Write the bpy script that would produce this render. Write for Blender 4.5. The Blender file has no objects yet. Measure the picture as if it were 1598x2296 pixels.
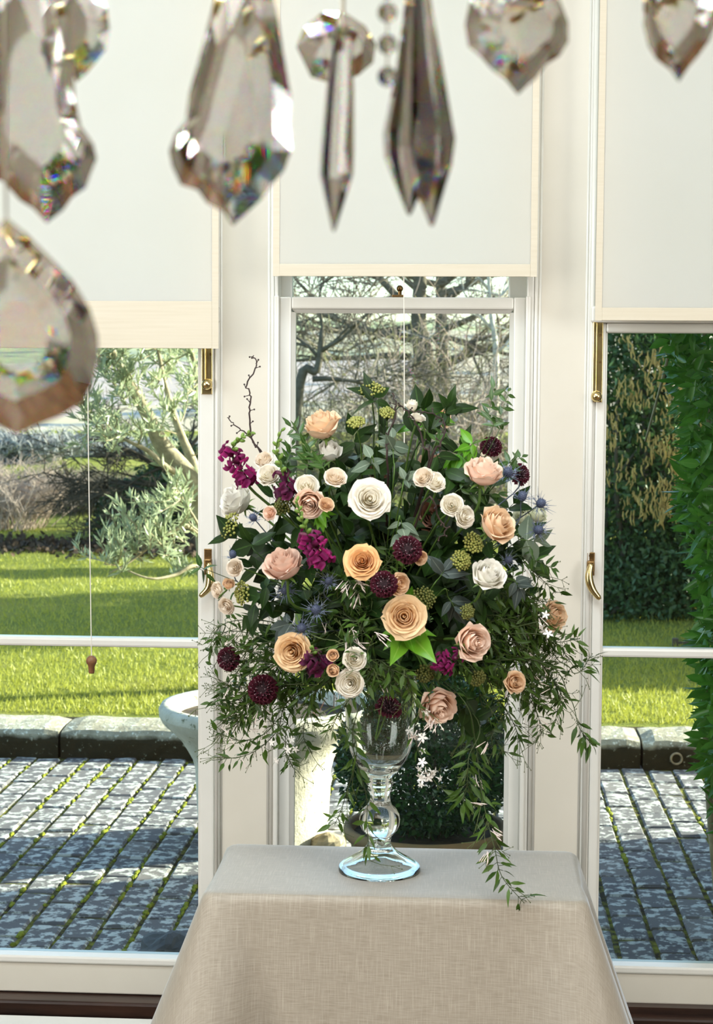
import bpy, math, random
import numpy as np
from mathutils import Vector, Matrix, Quaternion

# ------------------------------------------------------------------ camera, sky, sun, lamps, exposure
random.seed(11)
rng = np.random.default_rng(11)
SC = bpy.context.scene
COL = SC.collection
W, H, F = 1598, 2296, 3900.0
CAM = Vector((0, 0, 1.6))
RM = (Matrix.Rotation(math.radians(3.5), 3, 'Z') @ Matrix.Rotation(math.radians(90 - 4.1), 3, 'X')
      @ Matrix.Rotation(math.radians(0.35), 3, 'Z'))
cd = bpy.data.cameras.new('camera')
cd.sensor_fit = 'HORIZONTAL'
cd.sensor_width = 36.0
cd.lens = 36.0 * F / W
cd.clip_start = 0.05
cd.clip_end = 2000
cd.dof.use_dof = True
cd.dof.focus_distance = 3.6
cd.dof.aperture_fstop = 17.0
cam = bpy.data.objects.new('camera', cd)
COL.objects.link(cam)
cam.matrix_world = Matrix.Translation(CAM) @ RM.to_4x4()
SC.camera = cam

SUN_AZ, SUN_EL = math.radians(69), math.radians(20)
TO_SUN = Vector((math.sin(SUN_AZ) * math.cos(SUN_EL), math.cos(SUN_AZ) * math.cos(SUN_EL), math.sin(SUN_EL)))
world = bpy.data.worlds.new('sky')
SC.world = world
world.use_nodes = True
wn = world.node_tree.nodes
sky = wn.new('ShaderNodeTexSky')
sky.sky_type = 'NISHITA'
sky.sun_disc = False
sky.sun_elevation = SUN_EL
sky.sun_rotation = SUN_AZ
sky.air_density = 1.0
sky.dust_density = 1.5
sky.ozone_density = 2.0
world.node_tree.links.new(sky.outputs[0], wn['Background'].inputs[0])
wn['Background'].inputs[1].default_value = 0.64

ld = bpy.data.lights.new('sun', 'SUN')
ld.energy = 21.0
ld.angle = math.radians(0.6)
ld.color = (1.0, 0.93, 0.80)
sun = bpy.data.objects.new('sun', ld)
COL.objects.link(sun)
sun.rotation_euler = (-TO_SUN).to_track_quat('-Z', 'Y').to_euler()
sun.location = TO_SUN * 30


def area(name, loc, target, sx, sy, watts, color):
    l = bpy.data.lights.new(name, 'AREA')
    l.shape = 'RECTANGLE'
    l.size, l.size_y, l.energy, l.color = sx, sy, watts, color
    o = bpy.data.objects.new(name, l)
    COL.objects.link(o)
    o.location = loc
    o.rotation_euler = (Vector(target) - Vector(loc)).to_track_quat('-Z', 'Y').to_euler()
    return o


# added area fills left, right and above, in place of unseen room light
area('left_fill_light', (-3.3, 0.9, 1.9), (0, 2.9, 1.2), 2.6, 1.8, 114, (1.0, 0.985, 0.96))
area('right_fill_light', (3.3, 0.2, 2.0), (0, 2.9, 1.2), 2.0, 1.8, 98, (1.0, 0.985, 0.96))
area('ceiling_fill_light', (0.0, 0.6, 3.1), (0, 2.4, 0.8), 2.4, 1.6, 72, (1.0, 0.98, 0.95))
# added cool overhead fill that brightens the tabletop
area('tabletop_fill_light', (-0.5, 2.0, 3.25), (-0.2, 2.6, 0), 1.4, .9, 56, (0.78, 0.90, 1.0))

SC.view_settings.view_transform = 'Standard'
SC.view_settings.look = 'None'
SC.view_settings.gamma = 1.0
SC.view_settings.use_curve_mapping = False
SC.view_settings.exposure = 0.0
SC.cycles.max_bounces = 20
SC.cycles.transmission_bounces = 18
SC.cycles.glossy_bounces = 6
SC.cycles.transparent_max_bounces = 32
SC.cycles.sample_clamp_indirect = 6.0


# ------------------------------------------------------------------ helpers
def ray(px, py):
    return RM @ Vector(((px - W / 2) / F, -(py - H / 2) / F, -1.0))


def at(px, py, Y):
    """The point of the plane y = Y that the photograph shows at (px, py)."""
    d = ray(px, py)
    return CAM + d * (Y / d.y)


def on(px, py, z):
    """The point of the level plane z that the photograph shows at (px, py)."""
    d = ray(px, py)
    return CAM + d * ((z - CAM.z) / d.z)


def img(ax, ay, az):
    """A direction: ax to the right, ay up, az towards the lens."""
    return (RM @ Vector((ax, ay, az))).normalized()


def proj(p):
    q = RM.transposed() @ (Vector(p) - CAM)
    return (W / 2 + F * q.x / -q.z, H / 2 - F * q.y / -q.z)


def wx(px, py=1300, Y=3.6):
    return at(px, py, Y).x


def wz(py, px=800, Y=3.6):
    return at(px, py, Y).z


def lin(h):
    h = h.lstrip('#')
    out = []
    for i in (0, 2, 4):
        c = int(h[i:i + 2], 16) / 255
        out.append(c / 12.92 if c <= 0.04045 else ((c + 0.055) / 1.055) ** 2.4)
    return (*out, 1.0)


def tag(o, label=None, cat=None, group=None, kind=None):
    if label:
        o['label'] = label
    if cat:
        o['category'] = cat
    if group:
        o['group'] = group
    if kind:
        o['kind'] = kind
    return o


def link(name, data, parent=None, loc=(0, 0, 0)):
    o = bpy.data.objects.new(name, data)
    COL.objects.link(o)
    if parent is not None:
        o.parent = parent
    o.location = loc
    return o


def empty(name, loc, label=None, cat=None, group=None, kind=None, parent=None):
    o = link(name, None, parent, Vector(loc) - origin(parent))
    o.empty_display_size = 0.05
    return tag(o, label, cat, group, kind)


def origin(o):
    v = Vector((0, 0, 0))
    while o is not None:
        v += o.location
        o = o.parent
    return v


class MB:
    """Collects shapes in world space; build() links them as one mesh object."""

    def __init__(self):
        self.v, self.f = [], []

    def add(self, vs, fs):
        n = len(self.v)
        self.v.extend([tuple(p) for p in vs])
        self.f.extend([tuple(i + n for i in f) for f in fs])
        return self

    def box(self, x0, x1, y0, y1, z0, z1):
        x0, x1 = min(x0, x1), max(x0, x1)
        y0, y1 = min(y0, y1), max(y0, y1)
        z0, z1 = min(z0, z1), max(z0, z1)
        return self.add([(x0, y0, z0), (x1, y0, z0), (x1, y1, z0), (x0, y1, z0), (x0, y0, z1), (x1, y0, z1), (x1, y1, z1), (x0, y1, z1)],
                        [(0, 3, 2, 1), (4, 5, 6, 7), (0, 1, 5, 4), (1, 2, 6, 5), (2, 3, 7, 6), (3, 0, 4, 7)])

    def tube(self, pts, rads, n=6, cap=True):
        pts = [Vector(p) for p in pts]
        if not hasattr(rads, '__len__'):
            rads = [rads] * len(pts)
        t0 = (pts[1] - pts[0]).normalized()
        u = t0.orthogonal().normalized()
        vs = []
        for i, p in enumerate(pts):
            t = (pts[min(i + 1, len(pts) - 1)] - pts[max(i - 1, 0)])
            t = t.normalized() if t.length > 1e-9 else t0
            u = (u - t * u.dot(t))
            u = u.normalized() if u.length > 1e-6 else t.orthogonal().normalized()
            w = t.cross(u)
            for k in range(n):
                a = 2 * math.pi * k / n
                vs.append(p + (u * math.cos(a) + w * math.sin(a)) * rads[i])
        fs = [(i * n + k, i * n + (k + 1) % n, (i + 1) * n + (k + 1) % n, (i + 1) * n + k) for i in range(len(pts) - 1) for k in range(n)]
        if cap:
            fs.append(tuple(range(n - 1, -1, -1)))
            fs.append(tuple((len(pts) - 1) * n + k for k in range(n)))
        return self.add(vs, fs)

    def lathe(self, prof, c, n=32, closed=False, twist=None):
        vs = []
        for r, z in prof:
            for k in range(n):
                a = 2 * math.pi * k / n
                rr = r * (1 + twist(a, z)) if twist else r
                vs.append((c[0] + rr * math.cos(a), c[1] + rr * math.sin(a), c[2] + z))
        m = len(prof)
        fs = [(i * n + k, i * n + (k + 1) % n, (i + 1) * n + (k + 1) % n, (i + 1) * n + k) for i in range(m - 1) for k in range(n)]
        if closed:
            fs += [((m - 1) * n + k, (m - 1) * n + (k + 1) % n, (k + 1) % n, k) for k in range(n)]
        return self.add(vs, fs)

    def ball(self, c, r, nu=10, nv=6, s=(1, 1, 1)):
        vs = [(c[0], c[1], c[2] - r * s[2])]
        for j in range(1, nv):
            b = -math.pi / 2 + math.pi * j / nv
            for k in range(nu):
                a = 2 * math.pi * k / nu
                vs.append((c[0] + r * s[0] * math.cos(b) * math.cos(a), c[1] + r * s[1] * math.cos(b) * math.sin(a), c[2] + r * s[2] * math.sin(b)))
        vs.append((c[0], c[1], c[2] + r * s[2]))
        fs = [(0, 1 + (k + 1) % nu, 1 + k) for k in range(nu)]
        for j in range(nv - 2):
            for k in range(nu):
                a, b = 1 + j * nu + k, 1 + j * nu + (k + 1) % nu
                fs.append((a, b, b + nu, a + nu))
        q = 1 + (nv - 2) * nu
        fs += [(q + k, q + (k + 1) % nu, len(vs) - 1) for k in range(nu)]
        return self.add(vs, fs)

    def mesh(self, name, mat, smooth=False, org=(0, 0, 0)):
        me = bpy.data.meshes.new(name)
        ox, oy, oz = org
        me.from_pydata([(x - ox, y - oy, z - oz) for x, y, z in self.v], [], self.f)
        if mat:
            me.materials.append(mat)
        if smooth:
            me.polygons.foreach_set('use_smooth', [True] * len(me.polygons))
        return me

    def build(self, name, mat, parent=None, smooth=False, bevel=0.0, org=None, segs=2):
        """org: where the object's own origin goes (the parent's origin if none)."""
        base = origin(parent)
        o_ = Vector(org) if org is not None else base
        o = link(name, self.mesh(name, mat, smooth, o_), parent, o_ - base)
        if bevel:
            m = o.modifiers.new('bevel', 'BEVEL')
            m.width, m.segments, m.limit_method = bevel, segs, 'ANGLE'
        return o


def npmesh(name, V, Q, mat, smooth=False):
    me = bpy.data.meshes.new(name)
    V = np.asarray(V, dtype=np.float32)
    Q = np.asarray(Q, dtype=np.int32)
    me.vertices.add(len(V))
    me.vertices.foreach_set('co', V.ravel())
    me.loops.add(Q.size)
    me.loops.foreach_set('vertex_index', Q.ravel())
    me.polygons.add(len(Q))
    me.polygons.foreach_set('loop_start', np.arange(len(Q), dtype=np.int32) * Q.shape[1])
    me.update(calc_edges=True)
    me.validate()
    if smooth:
        me.polygons.foreach_set('use_smooth', [True] * len(me.polygons))
    me.materials.append(mat)
    return me


def unit(a):
    return a / np.maximum(np.linalg.norm(a, axis=1, keepdims=True), 1e-9)


def leaf_cloud(name, P, L, Wd, mat, parent=None, dirs=None, bias=(0, 0, 0.3), jitter=0.9):
    """A folded four-cornered leaf at every point of P, as one mesh (uncountable foliage)."""
    P = np.asarray(P, dtype=float) - np.array(origin(parent))
    n = len(P)
    d = rng.normal(size=(n, 3)) * jitter + np.array(bias)
    if dirs is not None:
        d = d + dirs
    d = unit(d)
    s = unit(np.cross(d, rng.normal(size=(n, 3))))
    m = np.cross(s, d)
    ll = (L * rng.uniform(0.7, 1.25, (n, 1)))
    ww = (Wd * rng.uniform(0.7, 1.25, (n, 1)))
    V = np.stack([P, P + d * ll * .3 + s * ww * .45 + m * ww * .2, P + d * ll * .65 + s * ww * .4 + m * ww * .15, P + d * ll,
                  P + d * ll * .65 - s * ww * .4 + m * ww * .15, P + d * ll * .3 - s * ww * .45 + m * ww * .2, P + d * ll * .5], axis=1).reshape(-1, 3)
    b = np.arange(n)[:, None] * 7
    tri = np.concatenate([b + np.array([[0, 6, 1]]), b + np.array([[1, 6, 2]]), b + np.array([[2, 6, 3]]),
                          b + np.array([[3, 6, 4]]), b + np.array([[4, 6, 5]]), b + np.array([[5, 6, 0]])], axis=0)
    return tag(link(name, npmesh(name, V, tri, mat), parent), kind='stuff')


def curve_pts(pts, n=8):
    """Catmull-Rom through pts, n steps for each span."""
    P = [Vector(p) for p in pts]
    P = [P[0] * 2 - P[1]] + P + [P[-1] * 2 - P[-2]]
    out = []
    for i in range(1, len(P) - 2):
        a, b, c, d = P[i - 1:i + 3]
        for k in range(n):
            t = k / n
            out.append(0.5 * ((2 * b) + (c - a) * t + (2 * a - 5 * b + 4 * c - d) * t * t + (3 * b - a - 3 * c + d) * t ** 3))
    out.append(P[-2])
    return out


# ------------------------------------------------------------------ materials
class NT:
    def __init__(self, name):
        self.m = bpy.data.materials.new(name)
        self.m.use_nodes = True
        self.t = self.m.node_tree
        self.b = self.t.nodes['Principled BSDF']
        self.out = self.t.nodes['Material Output']

    def n(self, kind, **kw):
        x = self.t.nodes.new('ShaderNode' + kind)
        for k, v in kw.items():
            if k.startswith('i_'):
                key = k[2:]
                x.inputs[int(key) if key.isdigit() else key].default_value = v
            else:
                setattr(x, k, v)
        return x

    def l(self, a, b):
        self.t.links.new(a, b)

    def coord(self, scale=(1, 1, 1), space='Object'):
        tc = self.n('TexCoord')
        mp = self.n('Mapping')
        mp.inputs['Scale'].default_value = scale
        self.l(tc.outputs[space], mp.inputs[0])
        return mp.outputs[0]

    def noise(self, co, scale, detail=4, rough=.55):
        x = self.n('TexNoise')
        x.inputs['Scale'].default_value = scale
        x.inputs['Detail'].default_value = detail
        x.inputs['Roughness'].default_value = rough
        self.l(co, x.inputs['Vector'])
        return x.outputs[0]

    def ramp(self, fac, stops):
        r = self.n('ValToRGB')
        e = r.color_ramp.elements
        while len(e) < len(stops):
            e.new(0.5)
        for i, (p, c) in enumerate(stops):
            e[i].position = p
            e[i].color = lin(c) if isinstance(c, str) else (c, c, c, 1)
        self.l(fac, r.inputs[0])
        return r.outputs[0]

    def mix(self, fac, a, b, blend='MIX'):
        x = self.n('Mix', data_type='RGBA', blend_type=blend)
        for sock, v in ((x.inputs[0], fac), (x.inputs[6], a), (x.inputs[7], b)):
            if isinstance(v, (int, float)):
                sock.default_value = v
            elif isinstance(v, (tuple, str)):
                sock.default_value = lin(v) if isinstance(v, str) else v
            else:
                self.l(v, sock)
        return x.outputs[2]

    def bump(self, h, strength=.3, dist=.01):
        x = self.n('Bump')
        x.inputs['Strength'].default_value = strength
        x.inputs['Distance'].default_value = dist
        self.l(h, x.inputs['Height'])
        self.l(x.outputs[0], self.b.inputs['Normal'])

    def set(self, color=None, rough=None, metal=None, spec=None):
        for key, v in (('Base Color', color), ('Roughness', rough), ('Metallic', metal), ('Specular IOR Level', spec)):
            if v is None:
                continue
            if isinstance(v, str):
                self.b.inputs[key].default_value = lin(v)
            elif isinstance(v, (int, float, tuple)):
                self.b.inputs[key].default_value = v
            else:
                self.l(v, self.b.inputs[key])
        return self

    def translucent(self, color, amount):
        t = self.n('BsdfTranslucent')
        if isinstance(color, str):
            t.inputs[0].default_value = lin(color)
        else:
            self.l(color, t.inputs[0])
        mx = self.n('MixShader')
        mx.inputs[0].default_value = amount
        self.l(self.b.outputs[0], mx.inputs[1])
        self.l(t.outputs[0], mx.inputs[2])
        self.l(mx.outputs[0], self.out.inputs[0])
        return self


def plain(name, color, rough=.5, metal=0, color2=None, scale=20, bump=0, stretch=(1, 1, 1), spec=.5, space='Object'):
    t = NT(name)
    t.set(color, rough, metal, spec)
    if color2 or bump:
        nz = t.noise(t.coord(stretch, space), scale)
        if color2:
            t.set(t.ramp(nz, [(.35, color), (.68, color2)]))
        if bump:
            t.bump(nz, bump)
    return t.m


def leaf_mat(name, dark, light, rough=.4, trans=.25, vein=None, spec=.4):
    t = NT(name)
    oi = t.n('ObjectInfo')
    c = t.ramp(oi.outputs['Random'], [(0.0, dark), (1.0, light)])
    nz = t.noise(t.coord((1, 1, 1)), 90, 2)
    c = t.mix(.25, c, t.ramp(nz, [(.3, dark), (.7, light)]))
    if vein:
        uv = t.n('TexCoord')
        sp = t.n('SeparateXYZ')
        t.l(uv.outputs['UV'], sp.inputs[0])
        c = t.mix(t.ramp(sp.outputs[0], [(0.0, 0.0), (.44, 0.0), (.5, 1.0), (.56, 0.0)]), c, vein)
    t.set(c, rough, 0, spec)
    t.translucent(c, trans)
    return t.m


def petal_mat(name, base, edge, back, trans=.2):
    """base colour deep in the flower, edge colour at the rim of the petal (UV y runs from base to rim), back on the outside."""
    t = NT(name)
    uv = t.n('TexCoord')
    sp = t.n('SeparateXYZ')
    t.l(uv.outputs['UV'], sp.inputs[0])
    nz = t.noise(t.coord((1, 1, 1)), 60, 3)
    f = t.n('Math', operation='MULTIPLY_ADD', i_1=.25, i_2=-.1)
    t.l(nz, f.inputs[0])
    g = t.n('Math', operation='ADD')
    t.l(f.outputs[0], g.inputs[0])
    t.l(sp.outputs[1], g.inputs[1])
    inner = t.ramp(g.outputs[0], [(.25, base), (.8, edge)])
    outer = t.ramp(g.outputs[0], [(.3, back), (.95, edge)])
    geo = t.n('NewGeometry')
    c = t.mix(geo.outputs['Backfacing'], outer, inner)
    oi = t.n('ObjectInfo')
    hs = t.n('HueSaturation')
    vv = t.n('MapRange', i_3=.93, i_4=1.05)
    t.l(oi.outputs['Random'], vv.inputs[0])
    t.l(vv.outputs[0], hs.inputs['Value'])
    t.l(c, hs.inputs['Color'])
    t.set(hs.outputs[0], .55, 0, .2)
    t.b.inputs['Sheen Weight'].default_value = .15
    t.translucent(hs.outputs[0], trans)
    return t.m


def glass_pane(name, tint='#f4faf6'):
    t = NT(name)
    tr = t.n('BsdfTransparent')
    tr.inputs[0].default_value = lin(tint)
    gl = t.n('BsdfGlossy')
    gl.inputs['Roughness'].default_value = .02
    fr = t.n('Fresnel', i_0=1.35)
    mx = t.n('MixShader')
    t.l(fr.outputs[0], mx.inputs[0])
    t.l(tr.outputs[0], mx.inputs[1])
    t.l(gl.outputs[0], mx.inputs[2])
    t.l(mx.outputs[0], t.out.inputs[0])
    return t.m


def solid_glass(name, ior=1.45, tint='#ffffff', rough=0.0):
    t = NT(name)
    g = t.n('BsdfGlass')
    g.inputs['IOR'].default_value = ior
    g.inputs['Roughness'].default_value = rough
    g.inputs['Color'].default_value = lin(tint)
    t.l(g.outputs[0], t.out.inputs[0])
    return t.m


def crystal_glass(name):
    """Lead crystal: red, green and blue bend by different amounts, which gives the rainbow flashes."""
    t = NT(name)
    gl = None
    for colr, ior in (((.865, 0, 0, 1), 1.553), ((0, .85, 0, 1), 1.560), ((0, 0, .82, 1), 1.569)):
        g = t.n('BsdfGlass')
        g.inputs['IOR'].default_value = ior
        g.inputs['Color'].default_value = colr
        if gl is None:
            gl = g.outputs[0]
        else:
            a = t.n('AddShader')
            t.l(gl, a.inputs[0])
            t.l(g.outputs[0], a.inputs[1])
            gl = a.outputs[0]
    t.l(gl, t.out.inputs[0])
    return t.m


PAINT = plain('cream_paint', '#d8d3c5', .32, color2='#d4cfc0', scale=6, bump=.04, spec=.5)
PAINT_W = plain('white_gloss_paint', '#e0dfd7', .25, color2='#dbdad1', scale=9, bump=.05)
WALLP = plain('grey_wall_paint', '#9a9486', .8)
CEIL = plain('white_ceiling_paint', '#e6e3da', .9)
MAHOG = plain('dark_stained_wood', '#3a241a', .35, color2='#22150f', scale=5, bump=.1, stretch=(1, 8, 8))
FLOORM = plain('oak_floorboards', '#7a5a3c', .4, color2='#5c4029', scale=4, stretch=(10, 1, 1), bump=.1)
BRASS = plain('polished_brass', '#e2d09a', .22, metal=1, color2='#cdb77c', scale=40)
BRASS_D = plain('tarnished_brass', '#94774d', .35, metal=1, color2='#6a5232', scale=60, bump=.1)
PANE = glass_pane('window_glass')

# ------------------------------------------------------------------ the room
WY = 3.6           # room side of the window frames
RX0, RX1, RY0, CZ = -3.6, 3.6, -3.2, 3.3


def struct(name, mb, mat, **kw):
    return tag(mb.build(name, mat, **kw), kind='structure')


struct('floor', MB().box(RX0, RX1, RY0, WY + .3, -.1, 0), FLOORM)
struct('ceiling', MB().box(RX0, RX1, RY0, WY + .3, CZ, CZ + .1), CEIL)
struct('wall_left', MB().box(RX0 - .1, RX0, RY0, WY + .3, 0, CZ), WALLP)
struct('wall_right', MB().box(RX1, RX1 + .1, RY0, WY + .3, 0, CZ), WALLP)
struct('wall_front', MB().box(RX0, RX1, RY0 - .1, RY0, 0, CZ), WALLP)

# levels and edges of the window wall, read off the photograph
xl_glass, xl_stile, xl_pier = wx(446), wx(479), wx(491)
xc0, xc1 = wx(613), wx(1189)
xr_pier, xr_stile, xr_glass = wx(1309), wx(1328), wx(1350)
z_sillL, z_sillR = wz(2150, 200), wz(2176, 1480)
z_botL, z_botR = wz(2229, 200), wz(2253, 1480)
z_top = 2.72
xl0 = xl_glass - 0.92      # outer side of the left casement
xr1 = xr_glass + 0.92

wb = MB()
wb.box(RX0, xl0 - .1, WY, WY + .2, 0, CZ)
wb.box(xr1 + .1, RX1, WY, WY + .2, 0, CZ)
wb.box(xl0 - .1, xr1 + .1, WY, WY + .2, z_top + .06, CZ)
struct('wall_back', wb, WALLP)

# the apron under the windows: dark boarded recess, then a pale window board
struct('trim_1', MB().box(xl0 - .1, xr1 + .1, WY - .02, WY + .2, 0, z_botL - .03), MAHOG)
struct('trim_11', MB().box(wx(1200), xr1 + .1, WY - .02, WY + .2, z_botL - .03, z_botR + .001), MAHOG)
ap = struct('trim_2', MB().box(xl0 - .1, xr1 + .1, WY - .045, WY + .1, z_botL - .035, z_botL - .002), MAHOG, bevel=.006)
MB().box(xl0 - .1, xr1 + .1, WY - .055, WY + .0, z_botL - .05, z_botL - .035).build('moulding', MAHOG, ap, bevel=.005)
zs = wz(2286, 200, WY - .14)
struct('trim_3', MB().box(xl0 - .1, xr1 + .1, WY - .19, WY - .12, 0, zs), PAINT_W, bevel=.008)


def pier(name, x0, x1, lean):
    """A flat panelled pier with a reeded bead down each side."""
    p = empty(name, (x0, WY, 0), kind='structure')
    MB().box(x0, x1, WY + .012, WY + .16, z_botL - .03, z_top).build('panel', PAINT, p)
    w = .010
    for xs, s in ((x0, 1), (x1, -1)):
        for off, r, dy in ((.0045, .0045, 0), (.0125, .0030, .0008)) if s * lean > 0 else ((.003, .0028, .001),):
            MB().tube([(xs + s * off, WY + .012 + dy, z_botL - .02), (xs + s * off, WY + .012 + dy, z_top)], r, 8).build('bead', PAINT_W, p, smooth=True)
    return p


pier('trim_4', xl_pier, xc0, -1)
pier('trim_5', xc1, xr_pier, 1)


def casement(name, x0, x1, z0, zbar, z1, glass_x, handed):
    """An outward casement below a fixed top light. glass_x: inner glass edges. handed: side the lock stile is on."""
    wdw = empty(name, (x0, WY, z0), kind='structure')
    g0, g1 = glass_x
    zt = z1                       # transom between casement and top light
    y0, y1 = WY + .004, WY + .05
    MB().box(x0, g0, y0, y1, z0, zt).build('stile', PAINT_W, wdw, bevel=.004)
    MB().box(g1, x1, y0, y1, z0, zt).build('stile', PAINT_W, wdw, bevel=.004)
    MB().box(g0, g1, y0, y1, z0, z0 + .001 + (z_sillL - z_botL)).build('bottom_rail', PAINT, wdw, bevel=.003)
    MB().box(g0, g1, y0 - .006, y1, z0 + (z_sillL - z_botL) - .012, z0 + (z_sillL - z_botL) + .004).build('glazing_bead', PAINT_W, wdw, bevel=.004)
    MB().box(g0, g1, y0, y1, zt - .02, zt).build('top_rail', PAINT_W, wdw, bevel=.004)
    MB().box(g0, g1, y0 + .008, y1, zbar - .0095, zbar + .0095).build('glazing_bar', PAINT_W, wdw, bevel=.005)
    for xs in (g0, g1):
        MB().box(xs - .004, xs + .004, y0 + .006, y1 - .006, z0, zt).build('glazing_bead', PAINT_W, wdw, bevel=.003)
    MB().box(g0, g1, WY + .03, WY + .033, z0 + .02, zbar).build('pane', PANE, wdw)
    MB().box(g0, g1, WY + .03, WY + .033, zbar, zt - .01).build('pane', PANE, wdw)
    MB().box(x0 - .012, x1 + .012, y0 - .012, y1 + .03, zt, zt + .034).build('transom', PAINT_W, wdw, bevel=.005)
    f0, f1 = x0 - .002, x1 + .002
    MB().box(f0, f0 + .026 if handed < 0 else f0 + .012, y0, y1, zt + .034, z_top).build('stile', PAINT_W, wdw, bevel=.004)
    MB().box(f1 - .012, f1, y0, y1, zt + .034, z_top).build('stile', PAINT_W, wdw, bevel=.004)
    MB().box(f0, f1, y0, y1, z_top - .02, z_top + .06).build('top_rail', PAINT_W, wdw, bevel=.004)
    MB().box(f0, f1, WY + .03, WY + .033, zt + .034, z_top - .01).build('pane', PANE, wdw)
    return wdw


w1 = casement('window_1', xl0, xl_stile, z_botL, wz(1444, 300), wz(724, 460), (xl0 + .04, xl_glass), 1)
w3 = casement('window_3', xr_stile, xr1, z_botR, wz(1467, 1450), wz(724, 1400), (xr_glass, xr1 - .04), -1)
for n, (xa, xb) in enumerate(((xl_stile, xl_pier), (xr_pier, xr_stile))):
    tr = struct('trim_6' if n == 0 else 'trim_7', MB().box(xa, xb, WY + .006, WY + .1, z_botL - .03, z_top + .05), PAINT_W, bevel=.003)
    MB().tube([((xa + xb) / 2, WY + .004, z_botL), ((xa + xb) / 2, WY + .004, z_top)], (xb - xa) * .32, 8).build('bead', PAINT_W, tr, smooth=True)
for n, (xa, xb) in enumerate(((xl0 - .1, xl0), (xr1, xr1 + .1))):
    struct('trim_8' if n == 0 else 'trim_9', MB().box(xa, xb, WY, WY + .16, 0, z_top + .07), PAINT_W)


def bolt(win, px, py0, py1, knob_py):
    Y = WY + .004
    b = MB().box(wx(px - 12, py1, Y), wx(px + 12, py1, Y), Y - .003, Y, wz(py1, px, Y), wz(py0, px, Y)).build('bolt_plate', BRASS, win, bevel=.001)
    MB().box(wx(px - 11, py1, Y), wx(px - 2, py1, Y), Y - .010, Y - .003, wz(knob_py, px, Y), wz(py0, px, Y)).build('bolt_rod', BRASS, b, bevel=.0015)
    k = at(px, knob_py, Y - .014)
    MB().ball(k, .0115, 16, 10).build('bolt_knob', BRASS, b, smooth=True)
    MB().tube([k, k + Vector((0, .012, 0))], .006, 10).build('knob_neck', BRASS, b, smooth=True)
    for sy in (py0 + 30, (py0 + py1) / 2, py1 - 12):
        c = at(px + 8, sy, Y - .003)
        MB().tube([c + Vector((0, -.0012, 0)), c], .0026, 10).build('screw', BRASS_D, b)


bolt(w1, 464, 705, 884, 862)
bolt(w3, 1337, 722, 902, 889)


def lever(win, plate, pts):
    Y = WY + .004
    x0, y0, x1, y1 = plate
    p = MB().box(wx(x0, y1, Y), wx(x1, y1, Y), Y - .005, Y, wz(y1, x0, Y), wz(y0, x0, Y)).build('handle_plate', BRASS_D, win, bevel=.0015)
    c = at((x0 + x1) / 2, (y0 + y1) / 2 + 6, Y - .012)
    MB().box(c.x - .008, c.x + .008, Y - .022, Y - .004, c.z - .012, c.z + .012).build('handle_boss', BRASS_D, p, bevel=.003)
    P = curve_pts([at(a, b, Y - .02 - .012 * k / len(pts)) for k, (a, b) in enumerate(pts)], 6)
    m = len(P)
    R = [.0052 + .0035 * math.sin(math.pi * (.15 + .75 * i / (m - 1))) ** 2 for i in range(m)]
    R[-1] *= .55
    MB().tube(P, R, 10).build('handle', BRASS, p, smooth=True)
    s = at((x0 + x1) / 2, y0 + 8, Y - .005)
    MB().tube([s + Vector((0, -.0015, 0)), s], .0035, 10).build('screw', BRASS_D, p)


lever(w1, (458, 1230, 475, 1288), [(467, 1262), (471, 1292), (467, 1318), (448, 1338)])
lever(w3, (1315, 1238, 1332, 1290), [(1325, 1264), (1320, 1293), (1327, 1320), (1345, 1344)])

# ---- the middle sash window: lower sash in front, upper sash behind it
w2 = empty('window_2', ((xc0 + xc1) / 2, WY, z_botL), kind='structure')
s0, s1 = wx(622), wx(1172)
g0, g1 = wx(657), wx(1136)
zt0, zt1 = wz(700, 900, WY + .02), wz(666, 900, WY + .02)
ya, yb = WY + .020, WY + .052
MB().box(xc0, s0 - .001, WY + .006, WY + .15, z_botL - .03, z_top + .06).build('sash_box', PAINT_W, w2, bevel=.003)
MB().box(s1 + .001, xc1, WY + .006, WY + .15, z_botL - .03, z_top + .06).build('sash_box', PAINT_W, w2, bevel=.003)
for xa, xb, s in ((s0, g0, 1), (g1, s1, -1)):
    MB().box(xa, xb - s * .008 if s > 0 else xb, ya, yb, z_botL, zt1).build('stile', PAINT_W, w2, bevel=.003) if s > 0 else \
        MB().box(xa + .008, xb, ya, yb, z_botL, zt1).build('stile', PAINT_W, w2, bevel=.003)
    xe = xb if s > 0 else xa
    MB().add([(xe - s * .011, ya + .002, z_botL), (xe, ya + .016, z_botL), (xe, yb, z_botL), (xe - s * .011, yb, z_botL),
              (xe - s * .011, ya + .002, zt0), (xe, ya + .016, zt0), (xe, yb, zt0), (xe - s * .011, yb, zt0)],
             [(0, 1, 5, 4), (1, 2, 6, 5), (2, 3, 7, 6), (3, 0, 4, 7), (4, 5, 6, 7)]).build('moulding', PAINT_W, w2)
MB().box(g0 - .008, g1 + .008, ya + .0005, yb, zt0 + .006, zt1).build('top_rail', PAINT_W, w2, bevel=.004)
MB().add([(g0 - .01, ya + .002, zt0 + .009), (g1 + .01, ya + .002, zt0 + .009), (g1, ya + .016, zt0 - .002), (g0, ya + .016, zt0 - .002)], [(0, 3, 2, 1)]).build('moulding', PAINT_W, w2)
MB().box(g0 - .008, g1 + .008, ya + .0005, yb, z_botL, z_botL + .09).build('bottom_rail', PAINT_W, w2, bevel=.004)
for xs in (s0 - .004, s1 + .004):
    MB().box(xs - .005, xs + .005, WY + .0, WY + .018, z_botL, zt1 + .002).build('stop_bead', PAINT_W, w2, bevel=.003)
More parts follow.
